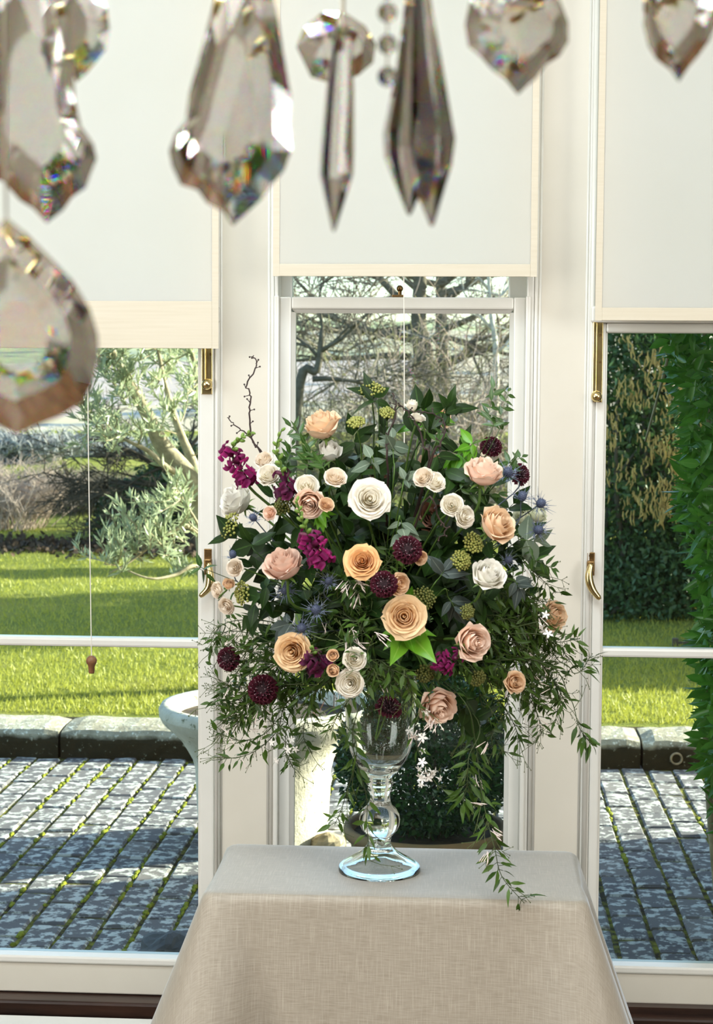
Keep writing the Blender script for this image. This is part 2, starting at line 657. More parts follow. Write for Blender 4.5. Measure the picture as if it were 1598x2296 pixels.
# old drawn glass: a slightly rippled sheet
gx, gz = 60, 90
V, Q = [], []
for side, yy in ((0, ya + .022), (1, ya + .025)):
    for j in range(gz + 1):
        for i in range(gx + 1):
            u, v = i / gx, j / gz
            V.append((g0 - .002 + (g1 - g0 + .004) * u, yy, z_botL + .08 + (zt0 - z_botL - .08 + .004) * v))
n0 = (gx + 1) * (gz + 1)
for side in (0, 1):
    for j in range(gz):
        for i in range(gx):
            a = side * n0 + j * (gx + 1) + i
            q = (a, a + 1, a + gx + 2, a + gx + 1)
            Q.append(q if side == 0 else q[::-1])
MB().add(V, Q).build('pane', PANE, w2, smooth=True)
u0, u1 = wx(656, 640, WY + .08), wx(1140, 640, WY + .08)
MB().box(xc0, u0, WY + .07, WY + .10, zt0, z_top).build('stile', PAINT_W, w2, bevel=.003)
MB().box(u1, xc1, WY + .07, WY + .10, zt0, z_top).build('stile', PAINT_W, w2, bevel=.003)
MB().box(xc0, xc1, WY + .07, WY + .10, z_top - .03, z_top + .06).build('top_rail', PAINT_W, w2)
MB().box(u0, u1, WY + .07, WY + .10, zt0 + .002, zt1 - .01).build('meeting_rail', PAINT_W, w2)
MB().box(u0, u1, WY + .084, WY + .087, zt1 - .01, z_top - .02).build('pane', PANE, w2)
kb = at(896, 662, ya + .012)
fs = MB().box(kb.x - .016, kb.x + .008, ya + .004, ya + .024, zt1, zt1 + .005).build('sash_fastener', BRASS_D, w2, bevel=.001)
MB().tube([(kb.x, ya + .012, zt1 + .004), (kb.x, ya + .012, zt1 + .014)], .004, 10).build('fastener_post', BRASS_D, fs)
MB().ball((kb.x, ya + .012, zt1 + .018), .007, 12, 8).build('fastener_knob', BRASS_D, fs, smooth=True)

# ------------------------------------------------------------------ roller blinds
t = NT('blind_fabric')
co = t.coord((1, 1, 1))
wv = t.noise(co, 900, 1)
bc = t.ramp(t.noise(co, 3, 3), [(.3, '#f0eee6'), (.7, '#f2f0e9')])
t.set(bc, .85, 0, .1)
t.bump(wv, .08, .001)
t.translucent(bc, .62)
BLIND = t.m
t = NT('blind_hem_fabric')
hc = t.ramp(t.noise(t.coord((1, 1, 30)), 6, 3), [(.3, '#dcd3bd'), (.7, '#e2dac6')])
t.set(hc, .85, 0, .1)
t.bump(t.noise(t.coord((1, 1, 1)), 900, 1), .08, .001)
t.translucent(hc, .16)
HEM = t.m
CORD = plain('white_cord', '#e4dfd2', .7)
ACORN = plain('turned_wood', '#8f6442', .5, color2='#6b4629', scale=60)


def blind(x0, x1, zb, hem_h, Y, label, sides):
    b = empty('roller_blind', ((x0 + x1) / 2, Y, zb), label, 'blind', 'roller blinds over the three windows')
    e = wx(1210, 400, Y) - wx(1195, 400, Y)
    ax0, ax1 = x0 + (e if 0 in sides else 0), x1 - (e if 1 in sides else 0)
    MB().box(ax0, ax1, Y - .0006, Y + .0006, zb + hem_h, z_top + .1).build('fabric', BLIND, b)
    MB().box(ax0, ax1, Y - .0022, Y + .0022, zb, zb + hem_h).build('hem', HEM, b, bevel=.001)
    if 0 in sides:
        MB().box(x0, ax0, Y - .0016, Y + .0016, zb, z_top + .1).build('side_hem', HEM, b)
    if 1 in sides:
        MB().box(ax1, x1, Y - .0016, Y + .0016, zb, z_top + .1).build('side_hem', HEM, b)
    r = MB().tube([(x0, Y + .02, z_top + .1), (x1, Y + .02, z_top + .1)], .021, 14).build('roller', HEM, b, smooth=True)
    for xs in (x0, x1):
        MB().box(xs - .004, xs + .004, Y, WY + .002, z_top + .075, z_top + .13).build('bracket', BRASS_D, b)
    return b


YB = WY - .075
b1 = blind(wx(490, 500, YB) - 1.02, wx(490, 500, YB), wz(781, 350, YB), wz(675, 350, YB) - wz(781, 350, YB), YB,
           'left cream roller blind, drawn lowest, with an acorn cord pull', (0, 1))
b2 = blind(wx(612, 500, YB), wx(1205, 500, YB), wz(620, 900, YB), wz(592, 900, YB) - wz(620, 900, YB), YB,
           'middle cream roller blind, drawn up highest, above the flowers', (0, 1))
b3 = blind(wx(1337, 500, YB), wx(1337, 500, YB) + 1.02, wz(719, 1470, YB), wz(690, 1470, YB) - wz(719, 1470, YB), YB,
           'right cream roller blind hanging above the dark garden shrubs', (0, 1))


def pull(b, pts, acorn):
    c = MB().tube([at(a, p, YB + .004) for a, p in pts], .0012, 6).build('cord', CORD, b)
    e = at(*pts[-1], YB + .004)
    if acorn:
        prof = [(.001, .0), (.0048, -.0005), (.0098, -.005), (.0115, -.010), (.0105, -.016), (.0078, -.019), (.0078, -.021), (.0066, -.023), (.0062, -.034), (.0052, -.037), (.0005, -.0375)]
        MB().lathe(prof, e + Vector((0, 0, .002)), 18).build('acorn', ACORN, b, smooth=True)


pull(b1, [(196, 780), (198, 1000), (201, 1200), (205, 1472)], True)
pull(b2, [(905, 620), (906, 800), (906, 1010)], False)

# ------------------------------------------------------------------ the garden: paving, kerb, lawn, hills
from mathutils import noise as mnoise
ZG = -0.07
BX, BY = .113, .2275

t = NT('lichened_brick')
geo = t.n('NewGeometry')
pos = geo.outputs['Position']
n1 = t.noise(pos, 26, 5, .62)
n2 = t.noise(pos, 5, 2)
oi = t.n('ObjectInfo')
base = t.mix(t.ramp(n2, [(.35, 0.0), (.65, 1.0)]), '#686565', '#565558')
base = t.mix(.5, base, t.ramp(oi.outputs['Random'], [(0, '#6b6866'), (.5, '#5b5b5e'), (1, '#807a75')]))
lich = t.mix(t.noise(pos, 90, 2), '#a6a6a0', '#c0c1bb')
cut = t.n('Math', operation='MULTIPLY_ADD', i_1=.16, i_2=0)
t.l(n2, cut.inputs[0])
sm = t.n('Math', operation='ADD')
t.l(n1, sm.inputs[0])
t.l(cut.outputs[0], sm.inputs[1])
c = t.mix(t.ramp(sm.outputs[0], [(.58, 0.0), (.66, 1.0)]), base, lich)
t.set(c, .9, 0, .2)
t.bump(n1, .5, .004)
BRICK = t.m
t = NT('mossy_joint')
mm = t.noise(t.coord((1, 1, 1)), 26, 4)
t.set(t.ramp(mm, [(.4, '#38342a'), (.55, '#66652e'), (.75, '#8c8a38')]), 1, 0, .1)
t.bump(t.noise(t.coord((1, 1, 1)), 160, 3), .8, .006)
JOINT = t.m


def seen_outside(p, m=14):
    x, y = proj(p)
    return (-m < x < 446 + m and y < 2160 + m) or (1338 - m < x < W + m and y < 2185 + m) or (650 < x < 1140 and y < 1925)


def brick_mesh(dx, dy, dz, name='brick', wob=.004):
    b = .007
    m = MB()
    v = []
    for (z, i) in ((-dz, 0), (-b, 0), (0, b)):
        for sx, sy in ((-1, -1), (1, -1), (1, 1), (-1, 1)):
            w = random.uniform(-wob, wob) if z == 0 else 0
            v.append((sx * (dx / 2 - i) + w * .5, sy * (dy / 2 - i) + w, z + (w * .3 if z == 0 else 0)))
    f = [(8, 9, 10, 11)]
    for k in range(2):
        for a in range(4):
            c2 = (a + 1) % 4
            f.append((k * 4 + a, k * 4 + c2, k * 4 + 4 + c2, k * 4 + 4 + a))
    return m.add(v, f)


paving = empty('ground', (0, 5.5, ZG), kind='structure')
MB().box(-7, 7, WY + .25, 8.2, ZG - .1, ZG - .008).build('joint_bed', JOINT, paving)
bm = [brick_mesh(BX - .012, BY - .012, .05).mesh('brick', BRICK) for _ in range(6)]
x_line = on(403, 1728, ZG).x
y_kerb = on(220, 1699, ZG).y
n_b = 0
rest = MB()
for i in range(-26, 34):
    xx = x_line + BX * (i + .5)
    off = (i % 2) * BY * .5 + random.uniform(-.02, .02)
    for j in range(-1, 19):
        yy = y_kerb - .03 - BY * (j + .5) - off
        if yy < WY + .35 or abs(xx) > 2.6 or yy > y_kerb + .06:
            continue
        p = Vector((xx + random.uniform(-.003, .003), yy, ZG + random.uniform(-.004, .003)))
        if n_b < 290 and seen_outside(p):
            o = link('brick', random.choice(bm), paving, p - origin(paving))
            o.rotation_euler = (random.uniform(-.02, .02), random.uniform(-.02, .02), random.uniform(-.015, .015))
            n_b += 1
        else:
            k = random.choice((0, 1, 2))
            src = bm[k]
            rest.add([tuple(Vector(v.co) + p) for v in src.vertices], [tuple(q.vertices) for q in src.polygons])
tag(rest.build('bricks_beyond', BRICK, paving), kind='stuff')
# cushions of moss standing in the joints that run towards the kerb
ms = MB()
for i in range(-16, 22):
    xx = x_line + BX * i
    for k in range(60):
        yy = random.uniform(4.9, y_kerb - .05)
        if seen_outside((xx, yy, ZG)) and mnoise.noise(Vector((xx * 3, yy * 2.2, 0))) > (-.12 if xx < 0 else .12):
            r = random.uniform(.006, .013)
            ms.ball((xx + random.uniform(-.005, .005), yy, ZG - .006), r, 5, 4, (1, random.uniform(1.2, 3), .75))
MOSS = plain('yellow_green_moss', '#85882f', 1, color2='#566021', scale=60, bump=.5, spec=.1)
tag(ms.build('moss', MOSS, paving), kind='stuff')

# ---- stone kerb
t = NT('weathered_kerb_stone')
pos = t.n('NewGeometry').outputs['Position']
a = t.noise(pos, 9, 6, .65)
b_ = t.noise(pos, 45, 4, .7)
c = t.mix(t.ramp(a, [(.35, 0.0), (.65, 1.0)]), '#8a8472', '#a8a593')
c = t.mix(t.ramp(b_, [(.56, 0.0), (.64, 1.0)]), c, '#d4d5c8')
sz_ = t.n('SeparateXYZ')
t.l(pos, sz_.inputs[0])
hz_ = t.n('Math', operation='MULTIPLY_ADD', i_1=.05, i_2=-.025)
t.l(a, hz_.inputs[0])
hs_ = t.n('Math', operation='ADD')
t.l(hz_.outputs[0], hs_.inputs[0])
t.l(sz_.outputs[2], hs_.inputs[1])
dark_foot = t.mix(t.ramp(b_, [(.62, 0.0), (.68, 1.0)]), t.mix(a, '#262318', '#3d3828'), '#9a9a86')  # dark tone with pale specks, used low on the stone below a noisy line
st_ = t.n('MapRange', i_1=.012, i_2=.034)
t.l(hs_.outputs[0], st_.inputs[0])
c = t.mix(st_.outputs[0], dark_foot, c)
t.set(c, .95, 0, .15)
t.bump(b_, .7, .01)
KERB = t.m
kerb = empty('trim_10', (0, 8, ZG), kind='structure')
xk = -3.6
while xk < 3.4:
    ln = random.uniform(.72, 1.02)
    prof = [(0, -.05), (0, .02), (-.004, .07), (.002, .100), (.018, .120), (.06, .130), (.14, .136), (.24, .136), (.30, .128), (.33, .11), (.33, -.05)]
    V, Q = [], []
    nx = 14
    sd = random.uniform(0, 50)
    for i in range(nx + 1):
        for (py_, pz) in prof:
            x = xk + .006 + (ln - .012) * i / nx
            nn = mnoise.noise(Vector((x * 7 + sd, py_ * 9, pz * 9))) * .010 + mnoise.noise(Vector((x * 22, py_ * 25 + sd, pz * 25))) * .006
            e = .012 if i in (0, nx) and pz > .08 else 0
            V.append((x, y_kerb + py_ + nn, ZG + pz + (nn if pz > .0 else 0) - e))
    m = len(prof)
    for i in range(nx):
        for k in range(m - 1):
            Q.append((i * m + k, (i + 1) * m + k, (i + 1) * m + k + 1, i * m + k + 1))
    Q.append(tuple(range(m)))
    Q.append(tuple(nx * m + k for k in reversed(range(m))))
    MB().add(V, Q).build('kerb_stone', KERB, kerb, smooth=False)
    xk += ln
# a clay drain end in the kerb at the right
dp = at(1516, 1701, y_kerb - .006)
TERRA = plain('aged_terracotta', '#8e6f52', .85, color2='#75694f', scale=9, bump=.3, spec=.2)
dm = MB().lathe([(.020, -.04), (.020, .006), (.026, .008), (.028, .004), (.028, -.04)], (0, 0, 0), 20)
dm.v = [(dp.x + x, dp.y - z, dp.z + y) for x, y, z in dm.v]
drain = dm.build('drain_pipe', plain('pale_clay', '#a8977a', .9, color2='#6f624c', scale=40), None, smooth=True, org=dp)
tag(drain, 'small round clay drain end in the stone kerb at right', 'pipe')
MB().add([(dp.x + .0195 * math.cos(k * .6283), dp.y + .02, dp.z + .0195 * math.sin(k * .6283)) for k in range(10)], [tuple(range(10))]).build('silt', plain('packed_leaves', '#a8946c', 1, color2='#5d4c34', scale=60), drain)

# ---- lawn and hill
t = NT('lawn_turf')
pos = t.n('NewGeometry').outputs['Position']
c = t.ramp(t.noise(pos, 1.1, 5), [(.3, '#657128'), (.52, '#7c8234'), (.72, '#948e46')])
c = t.mix(.35, c, t.ramp(t.noise(pos, 40, 4, .7), [(.3, '#515f28'), (.7, '#9a9a58')]))
t.set(c, 1, 0, .1)
t.bump(t.noise(pos, 55, 4, .7), .9, .03)
LAWN = t.m


def lawn_z(x, y):
    b = mnoise.noise(Vector((x * .25, y * .4, 3))) * .05 + mnoise.noise(Vector((x * .9, y * 1.2, 8))) * .018
    z = ZG + .125 + b * min(1, (y - 8.1) / 2)
    if x > .4:
        z += max(0, min(1, (y - 11.4) / 1.5)) * min(1, (x - .4)) * .05
    return z


def sheet(name, xs, ys, fz, mat, parent=None, kind='structure', smooth=True):
    V = [(x, y, fz(x, y)) for y in ys for x in xs]
    nx = len(xs)
    Q = [(j * nx + i, j * nx + i + 1, (j + 1) * nx + i + 1, (j + 1) * nx + i) for j in range(len(ys) - 1) for i in range(nx - 1)]
    o = link(name, npmesh(name, V, Q, mat, smooth), parent)
    return tag(o, kind=kind)


ys = list(np.arange(y_kerb + .30, 20, .12)) + list(np.arange(20, 60.1, 1.0))
xs = list(np.arange(-30, -7, 1.0)) + list(np.arange(-7, 7, .14)) + list(np.arange(7, 30.1, 1.0))
sheet('ground_lawn', xs, ys, lawn_z, LAWN)
# short grass
n = 95000
py_ = rng.uniform(1195, 1622, n)
gy = 3900 * 1.545 / (py_ - 870)
gx = rng.uniform(-1500, 1100, n) / 3900 * gy
P = np.array([(x, y, lawn_z(x, y) - .004) for x, y in zip(gx, gy)])
hh = rng.uniform(.018, .045, (n, 1)) * (1 + .4 * (rng.random((n, 1)) < .1))
d = unit(rng.normal(size=(n, 3)) * .45 + np.array([0, 0, 1.0]))
s = unit(np.cross(d, rng.normal(size=(n, 3)))) * .0035 * np.maximum(1, gy[:, None] / 11)
V = np.stack([P - s, P + s, P + d * hh], axis=1).reshape(-1, 3)
Q = np.arange(n)[:, None] * 3 + np.array([[0, 1, 2]])
GRASS = leaf_mat('grass_blade', '#788a2a', '#b9b44e', .5, .35)
tag(link('grass', npmesh('grass', V, Q, GRASS)), 'short spring grass on the lawn beyond the kerb', 'grass', kind='stuff')

t = NT('far_fields')
pos = t.n('NewGeometry').outputs['Position']
vor = t.n('TexVoronoi')
vor.inputs['Scale'].default_value = .018
t.l(pos, vor.inputs['Vector'])
sp = t.n('SeparateColor')
t.l(vor.outputs['Color'], sp.inputs[0])
c = t.ramp(sp.outputs[0], [(0, '#8d9c78'), (.35, '#a89c8c'), (.6, '#95a17c'), (.8, '#ab9890'), (1, '#7f8e94')])
c = t.mix(t.ramp(t.noise(pos, .12, 5, .7), [(.52, 0.0), (.62, 1.0)]), c, '#5c6a75')
t.set(c, 1, 0, 0)
FIELD = t.m


def hill_z(x, y):
    r = max(0, (y - 55) / 345)
    return -1.0 + r * 17 + 2.5 * mnoise.noise(Vector((x * .012, y * .01, 1))) * r + 1.2 * r * mnoise.noise(Vector((x * .05, y * .05, 4)))


sheet('ground_hill', list(np.arange(-260, 261, 8.0)), list(np.arange(50, 420, 8.0)), hill_z, FIELD)

# the house's own side wing, right of the windows: it shades the paving
STUCCO = plain('wing_render', '#b9ae98', .9, color2='#a89d88', scale=3)
wing = MB().box(1.55, 4.6, WY + .2, 6.75, ZG - .1, 4.2)
struct('wall_wing', wing, STUCCO)

# ------------------------------------------------------------------ urn, pots, stones on the terrace
t = NT('lichened_stone')
pos = t.n('NewGeometry').outputs['Position']
c = t.mix(t.ramp(t.noise(pos, 7, 5, .6), [(.35, 0.0), (.65, 1.0)]), '#bdb6a4', '#d6d0c0')
c = t.mix(t.ramp(t.noise(pos, 30, 4, .7), [(.58, 0.0), (.66, 1.0)]), c, '#7f7f68')
t.set(c, .95, 0, .15)
t.bump(t.noise(pos, 60, 4, .7), .4, .01)
STONE = t.m
SOIL = plain('dark_soil', '#2e251b', 1, color2='#463827', scale=30, bump=.8)
uc = on(590, 1880, ZG)
us = uc.y / F
prof = [(.0, 0), (147, 0), (147, 12), (150, 60), (153, 110), (155, 165), (161, 189), (172, 209), (188, 235), (210, 257), (229, 274), (237, 290), (238, 304), (232, 314), (218, 316), (206, 312), (200, 300), (196, 285)]
urn = empty('stone_urn', uc, 'large pale stone urn with a flared rim on the sunny terrace', 'urn')
MB().lathe([(r * us, z * us) for r, z in prof[:12]], uc, 48).build('body', STONE, urn, smooth=True)
MB().lathe([(r * us, z * us) for r, z in prof[11:]], uc, 48).build('rim', STONE, urn, smooth=True)
MB().lathe([(.001, 288 * us), (100 * us, 290 * us), (197 * us, 286 * us)], uc, 24).build('soil', SOIL, urn)
tw = MB()
for k in range(26):
    a, r = random.uniform(0, 6.28), random.uniform(.02, .26)
    p = uc + Vector((r * math.cos(a), r * math.sin(a), 287 * us))
    tw.tube([p, p + Vector((random.uniform(-.04, .04), random.uniform(-.04, .04), random.uniform(.03, .08)))], .002, 4)
tag(tw.build('dead_stalks', plain('dead_stalk', '#7a4f38', .9), urn), kind='stuff')


def rock(name, c, sx, sy, sz, label, mat):
    m = MB().ball((0, 0, 0), 1, 18, 12)
    sd = random.uniform(0, 90)
    vv = []
    for x, y, z in m.v:
        k = 1 + .32 * mnoise.noise(Vector((x * 1.3 + sd, y * 1.3, z * 1.3))) + .12 * mnoise.noise(Vector((x * 4, y * 4 + sd, z * 4)))
        vv.append((c[0] + x * k * sx, c[1] + y * k * sy, c[2] + max(z * k, -.35) * sz + .3 * sz))
    m.v = vv
    return tag(m.build(name, mat, None, smooth=False, org=c), label, 'stone')


ROCKM = plain('brown_field_stone', '#8a7a5f', .95, color2='#b0a286', scale=14, bump=.6)
rock('field_stone', on(732, 1903, ZG), .065, .06, .045, 'small tan stone lying at the foot of the stone urn', ROCKM)
rock('field_stone', on(372, 2142, ZG), .075, .10, .055, 'dark grey stone block on the paving just outside the left window', plain('grey_stone', '#55585a', .95, color2='#3f4448', scale=8, bump=.4))

pc = on(955, 2060, ZG)
pc = Vector((at(955, 1850, 5.02).x, 5.02, ZG))
ps = 5.02 / F
zr = at(955, 1847, 5.02).z - ZG
pot = empty('planter_pot', pc, 'broad brown terracotta pot holding the clipped box ball', 'pot')
MB().lathe([(.0, 0), (.165, 0), (.185, .06), (.21, zr * .55), (.222, zr - .036)], pc, 44).build('body', TERRA, pot, smooth=True)
MB().lathe([(.222, zr - .040), (.238, zr - .036), (.243, zr - .018), (.241, zr - .004), (.234, zr), (.222, zr - .003), (.216, zr - .03)], pc, 44).build('rim', TERRA, pot, smooth=True)
MB().lathe([(.001, zr - .03), (.217, zr - .03)], pc, 24).build('soil', SOIL, pot)
bc_ = Vector((pc.x, pc.y, at(955, 1690, 5.02).z))
ball = empty('clipped_box_shrub', (pc.x, pc.y, ZG + zr - .03), 'round clipped dark green box shrub growing in the terracotta pot', 'shrub')
bt = MB()
for k in range(9):
    a = k * .7
    bt.tube([(pc.x + .05 * math.cos(a), pc.y + .05 * math.sin(a), ZG + zr - .035), bc_ + Vector((.16 * math.cos(a), .16 * math.sin(a), random.uniform(-.1, .12)))], .006, 5)
bt.build('stems', plain('box_bark', '#4c4030', .9), ball)
BOXL = leaf_mat('box_leaf', '#22401c', '#3d6428', .35, .15, spec=.5)
n = 15000
dv = unit(rng.normal(size=(n, 3)))
rr = .262 * (rng.uniform(.55, 1.0, (n, 1)) ** .5) * (1 + .06 * np.sin(dv[:, :1] * 9) * np.cos(dv[:, 1:2] * 8))
P = np.array(bc_) + dv * rr * np.array([1, 1, .92])
P = P[P[:, 2] > ZG + zr - .02]
leaf_cloud('leaves', P[:12500], .020, .011, BOXL, ball, dirs=unit(P[:12500] - np.array(bc_)) * .8)


def leaf_mesh(name, mat, L=1.0, wd=.4, fold=.12, curl=.15, tip=1.6, n=5, seed=0):
    """One leaf along +Y with a folded midrib, face up +Z; UV x runs across the blade."""
    V, Q, U = [], [], []
    for i in range(n + 1):
        v = i / n
        w = wd / 2 * (math.sin(math.pi * v ** .8) ** .8 if tip < 1.3 else math.sin(math.pi * min(1, v) ** .75) * (1 - v ** 3 * .25)) if 0 < i < n else (.02 * wd if i == 0 else .004)
        y = L * v
        z = -curl * L * v * v
        V += [(-w, y, z + fold * w * 2), (0, y, z), (w, y, z + fold * w * 2)]
        U += [(0, v), (.5, v), (1, v)]
    for i in range(n):
        a = i * 3
        Q += [(a, a + 1, a + 4, a + 3), (a + 1, a + 2, a + 5, a + 4)]
    me = npmesh(name, V, Q, mat, True)
    uv = me.uv_layers.new(name='uv')
    idx = np.array(Q).ravel()
    uv.data.foreach_set('uv', np.array(U, dtype=np.float32)[idx].ravel())
    return me


def set_leaf(o, pos, d, nrm, scale):
    """Places a leaf: base at pos, blade along d, face towards nrm (local to the parent)."""
    d = Vector(d).normalized()
    x = d.cross(Vector(nrm))
    x = x.normalized() if x.length > 1e-4 else d.orthogonal().normalized()
    z = x.cross(d)
    m = Matrix((x, d, z)).transposed().to_4x4()
    o.matrix_local = Matrix.Translation(pos) @ m @ Matrix.Scale(scale, 4)


lm = [leaf_mesh('leaf', BOXL, 1, .55, .15, .1) for _ in range(2)]
for k in range(240):
    a, b = random.uniform(-1.5, 1.5), random.uniform(-.9, 1.1)
    dd = Vector((math.sin(a) * math.cos(b), -math.cos(a) * math.cos(b), math.sin(b)))
    p = bc_ + Vector((dd.x, dd.y, dd.z * .92)) * .263
    o = link('leaf', random.choice(lm), ball)
    set_leaf(o, p - origin(ball), dd + Vector((random.gauss(0, .5), random.gauss(0, .5), random.gauss(.3, .5))), Vector((random.gauss(0, .6), random.gauss(-.4, .5), 1)), random.uniform(.02, .028))

# ------------------------------------------------------------------ trees and shrubs
OLIVE = leaf_mat('olive_leaf', '#7c8a5c', '#b4bd9c', .32, .32, spec=.5)
OBARK = plain('olive_bark', '#a89d80', .9, color2='#82785e', scale=30, bump=.5)
DBARK = plain('grey_bark', '#6d675c', .95, color2='#575246', scale=20, bump=.5, spec=.1)
TWIG = plain('dark_twig', '#766e62', .95, spec=.1)
PTWIG = plain('pinkish_twig', '#b5a294', .95, spec=.1)
LAUREL = leaf_mat('laurel_leaf', '#3c7022', '#659834', .28, .35, vein='#6c9440', spec=.6)
DARKL = leaf_mat('dark_evergreen_leaf', '#2c4526', '#46603a', .45, .2)
GARRYA = leaf_mat('garrya_leaf', '#35522c', '#5d7a44', .4, .25)

olive = empty('olive_tree', (at(478, 1200, 8.75).x, 8.75, ZG + .05), 'silvery olive tree leaning behind the left window', 'tree')
YO = 8.75
bough = [[(490, 1690, 8.75), (478, 1400, 8.75), (462, 1170, 8.72), (425, 1075, 8.65), (365, 1000, 8.6), (330, 930, 8.6), (285, 850, 8.6), (235, 760, 8.6)],
         [(462, 1170, 8.72), (440, 1060, 8.9), (400, 960, 8.95), (370, 860, 9.0), (345, 740, 9.0)],
         [(462, 1170, 8.72), (478, 1000, 8.6), (450, 880, 8.5), (420, 740, 8.5)],
         [(425, 1075, 8.65), (372, 1046, 8.5), (330, 1010, 8.45), (280, 985, 8.4), (190, 930, 8.4)],
         [(470, 1230, 8.72), (420, 1180, 8.4), (350, 1215, 8.3), (290, 1260, 8.25), (245, 1285, 8.2)],
         [(478, 1330, 8.75), (440, 1270, 8.5), (390, 1290, 8.4), (330, 1296, 8.3), (250, 1262, 8.3)],
         [(480, 1300, 8.75), (455, 1200, 8.4), (410, 1120, 8.3), (385, 1080, 8.3)]]
rad0 = [.085, .035, .035, .02, .016, .014, .012]
paths = []
for k, bp in enumerate(bough):
    P = curve_pts([at(*q) for q in bp], 6)
    if k == 0:
        P = [Vector((P[0].x, P[0].y, ZG + .02))] + P[1:]
    m = len(P)
    MB().tube(P, [rad0[k] * (1 - .82 * i / (m - 1)) for i in range(m)], 8).build('trunk' if k == 0 else 'bough', OBARK, olive, smooth=True)
    paths.append(P)
spots = []
for k in range(190):
    r = random.random()
    if r < .58:
        spots.append((random.uniform(215, 470), random.uniform(740, 990) ** 1))
    elif r < .66:
        spots.append((random.uniform(150, 330), random.uniform(780, 1000)))
    elif r < .9:
        spots.append((random.uniform(240, 390), random.uniform(1110, 1265)))
    else:
        spots.append((random.uniform(370, 450), random.uniform(1040, 1290)))
twm = MB()
olm = [leaf_mesh('leaf', OLIVE, 1, .19, .25, c_) for c_ in (.05, .2, -.1)]
leafs = []
for (sx, sy) in spots:
    best = min((p for P in paths for p in P[4:]), key=lambda p: (proj(p)[0] - sx) ** 2 + (proj(p)[1] - sy) ** 2 + random.uniform(0, 4000))
    tip = at(sx, sy, best.y + random.uniform(-.35, .25))
    if (tip - best).length < .12:
        tip = best + Vector((random.uniform(-.22, .1), random.uniform(-.2, .2), random.uniform(.08, .25)))
    if (tip - best).length > .6:
        best = tip + (best - tip).normalized() * .6
    mid = (best + tip) / 2 + Vector((random.uniform(-.05, .05), random.uniform(-.05, .05), random.uniform(-.07, .02)))
    P = curve_pts([best, mid, tip], 6)
    twm.tube(P, [.005 * (1 - .75 * i / (len(P) - 1)) for i in range(len(P))], 4)
    for i in range(2, len(P)):
        tg = (P[i] - P[i - 1]).normalized()
        for s in range(2):
            dv_ = (tg * random.uniform(.5, 1.1) + Vector((random.gauss(0, .55), random.gauss(0, .55), random.gauss(.25, .45))))
            leafs.append((P[i], dv_, random.uniform(.05, .085)))
tag(twm.build('twigs', OBARK, olive), kind='stuff')
random.shuffle(leafs)
o0 = origin(olive)
vis = [q for q in leafs if 0 < proj(q[0])[0] < 455]
for p, dv_, sc in vis[:300]:
    o = link('leaf', random.choice(olm), olive)
    set_leaf(o, p - o0, dv_, (random.gauss(0, 1), random.gauss(-.5, .7), random.gauss(.4, .8)), sc)
rest_ = vis[300:] + [q for q in leafs if not 0 < proj(q[0])[0] < 455][:400]
leaf_cloud('leaves', [q[0] for q in rest_], .064, .0125, OLIVE, olive, dirs=np.array([q[1] for q in rest_]) * 1.2, jitter=.15)


def grow(p, d, length, r, depth, out, spread=.55, kids=3, droop=0.0, levels=None):
    """Recursive bare branch; out collects (points, radii, depth)."""
    n = 5
    pts, rad = [p.copy()], [r]
    q, dd = p.copy(), d.normalized()
    for i in range(n):
        dd = (dd + Vector((random.gauss(0, .16), random.gauss(0, .16), random.gauss(0, .13) - droop * .1))).normalized()
        q = q + dd * length / n
        pts.append(q.copy())
        rad.append(r * (1 - .6 * (i + 1) / n))
    out.append((pts, rad, depth))
    if depth > 0:
        for k in range(kids):
            i = random.randint(1, n)
            dv_ = (pts[i] - pts[i - 1]).normalized()
            dn = (dv_ + Vector((random.gauss(0, spread), random.gauss(0, spread * .8), random.gauss(.02, spread * .8)))).normalized()
            grow(pts[i], dn, length * random.uniform(.55, .8), rad[i] * .62, depth - 1, out, spread, kids, droop)


def bare_tree(name, base, trunk_pts, trunk_r, limbs, label, bark, twig, depth=3, kids=4, spread=.6, twig_r=.006, cat='tree', group=None):
    root = empty(name, base, label, cat, group)
    P = curve_pts(trunk_pts, 5)
    m = len(P)
    MB().tube(P, [trunk_r * (1.25 - .75 * i / (m - 1)) for i in range(m)], 10).build('trunk', bark, root, smooth=True)
    tw = MB()
    for (p, d, length, r) in limbs:
        out = []
        grow(Vector(p), Vector(d), length, r, depth, out, spread, kids)
        lb = MB()
        for pts, rad, dp_ in out:
            if dp_ >= depth - 1:
                lb.tube(pts, rad, 6)
            else:
                tw.tube(pts, [max(twig_r * (.6 if dp_ == 0 else 1), x) for x in rad], 3, cap=False)
        lb.build('limb', bark, root, smooth=True)
    tag(tw.build('twigs', twig, root), kind='stuff')
    return root


YT = 21.0
tb = Vector((at(945, 870, YT).x, YT, 0.0))
limbs = []
for (px, py, dx, dz, ln, r) in ((925, 760, -1, .25, 1.5, .055), (935, 700, -1, .5, 1.5, .06), (950, 650, -.8, .7, 1.2, .06), (920, 800, -1, .05, 1.4, .045), (960, 820, 1, .3, 1.1, .045),
                                (975, 700, 1, .45, 1.3, .05), (985, 640, .9, .6, 1.2, .06), (965, 760, 1, .1, 1.2, .04), (945, 600, -.4, 1, 1.2, .05), (930, 730, -1, -.1, 1.6, .04)):
    limbs.append((at(px, py, YT), (dx, random.uniform(-.35, .3), dz), ln, r))
bare_tree('bare_tree', tb, [tb, at(950, 820, YT), at(938, 730, YT), at(945, 560, YT)], .13, limbs,
          'large bare winter tree with a thick grey trunk seen through the middle window', DBARK, TWIG, depth=4, kids=4, twig_r=.0055)
t2 = Vector((at(1000, 870, 24).x, 24, 0.0))
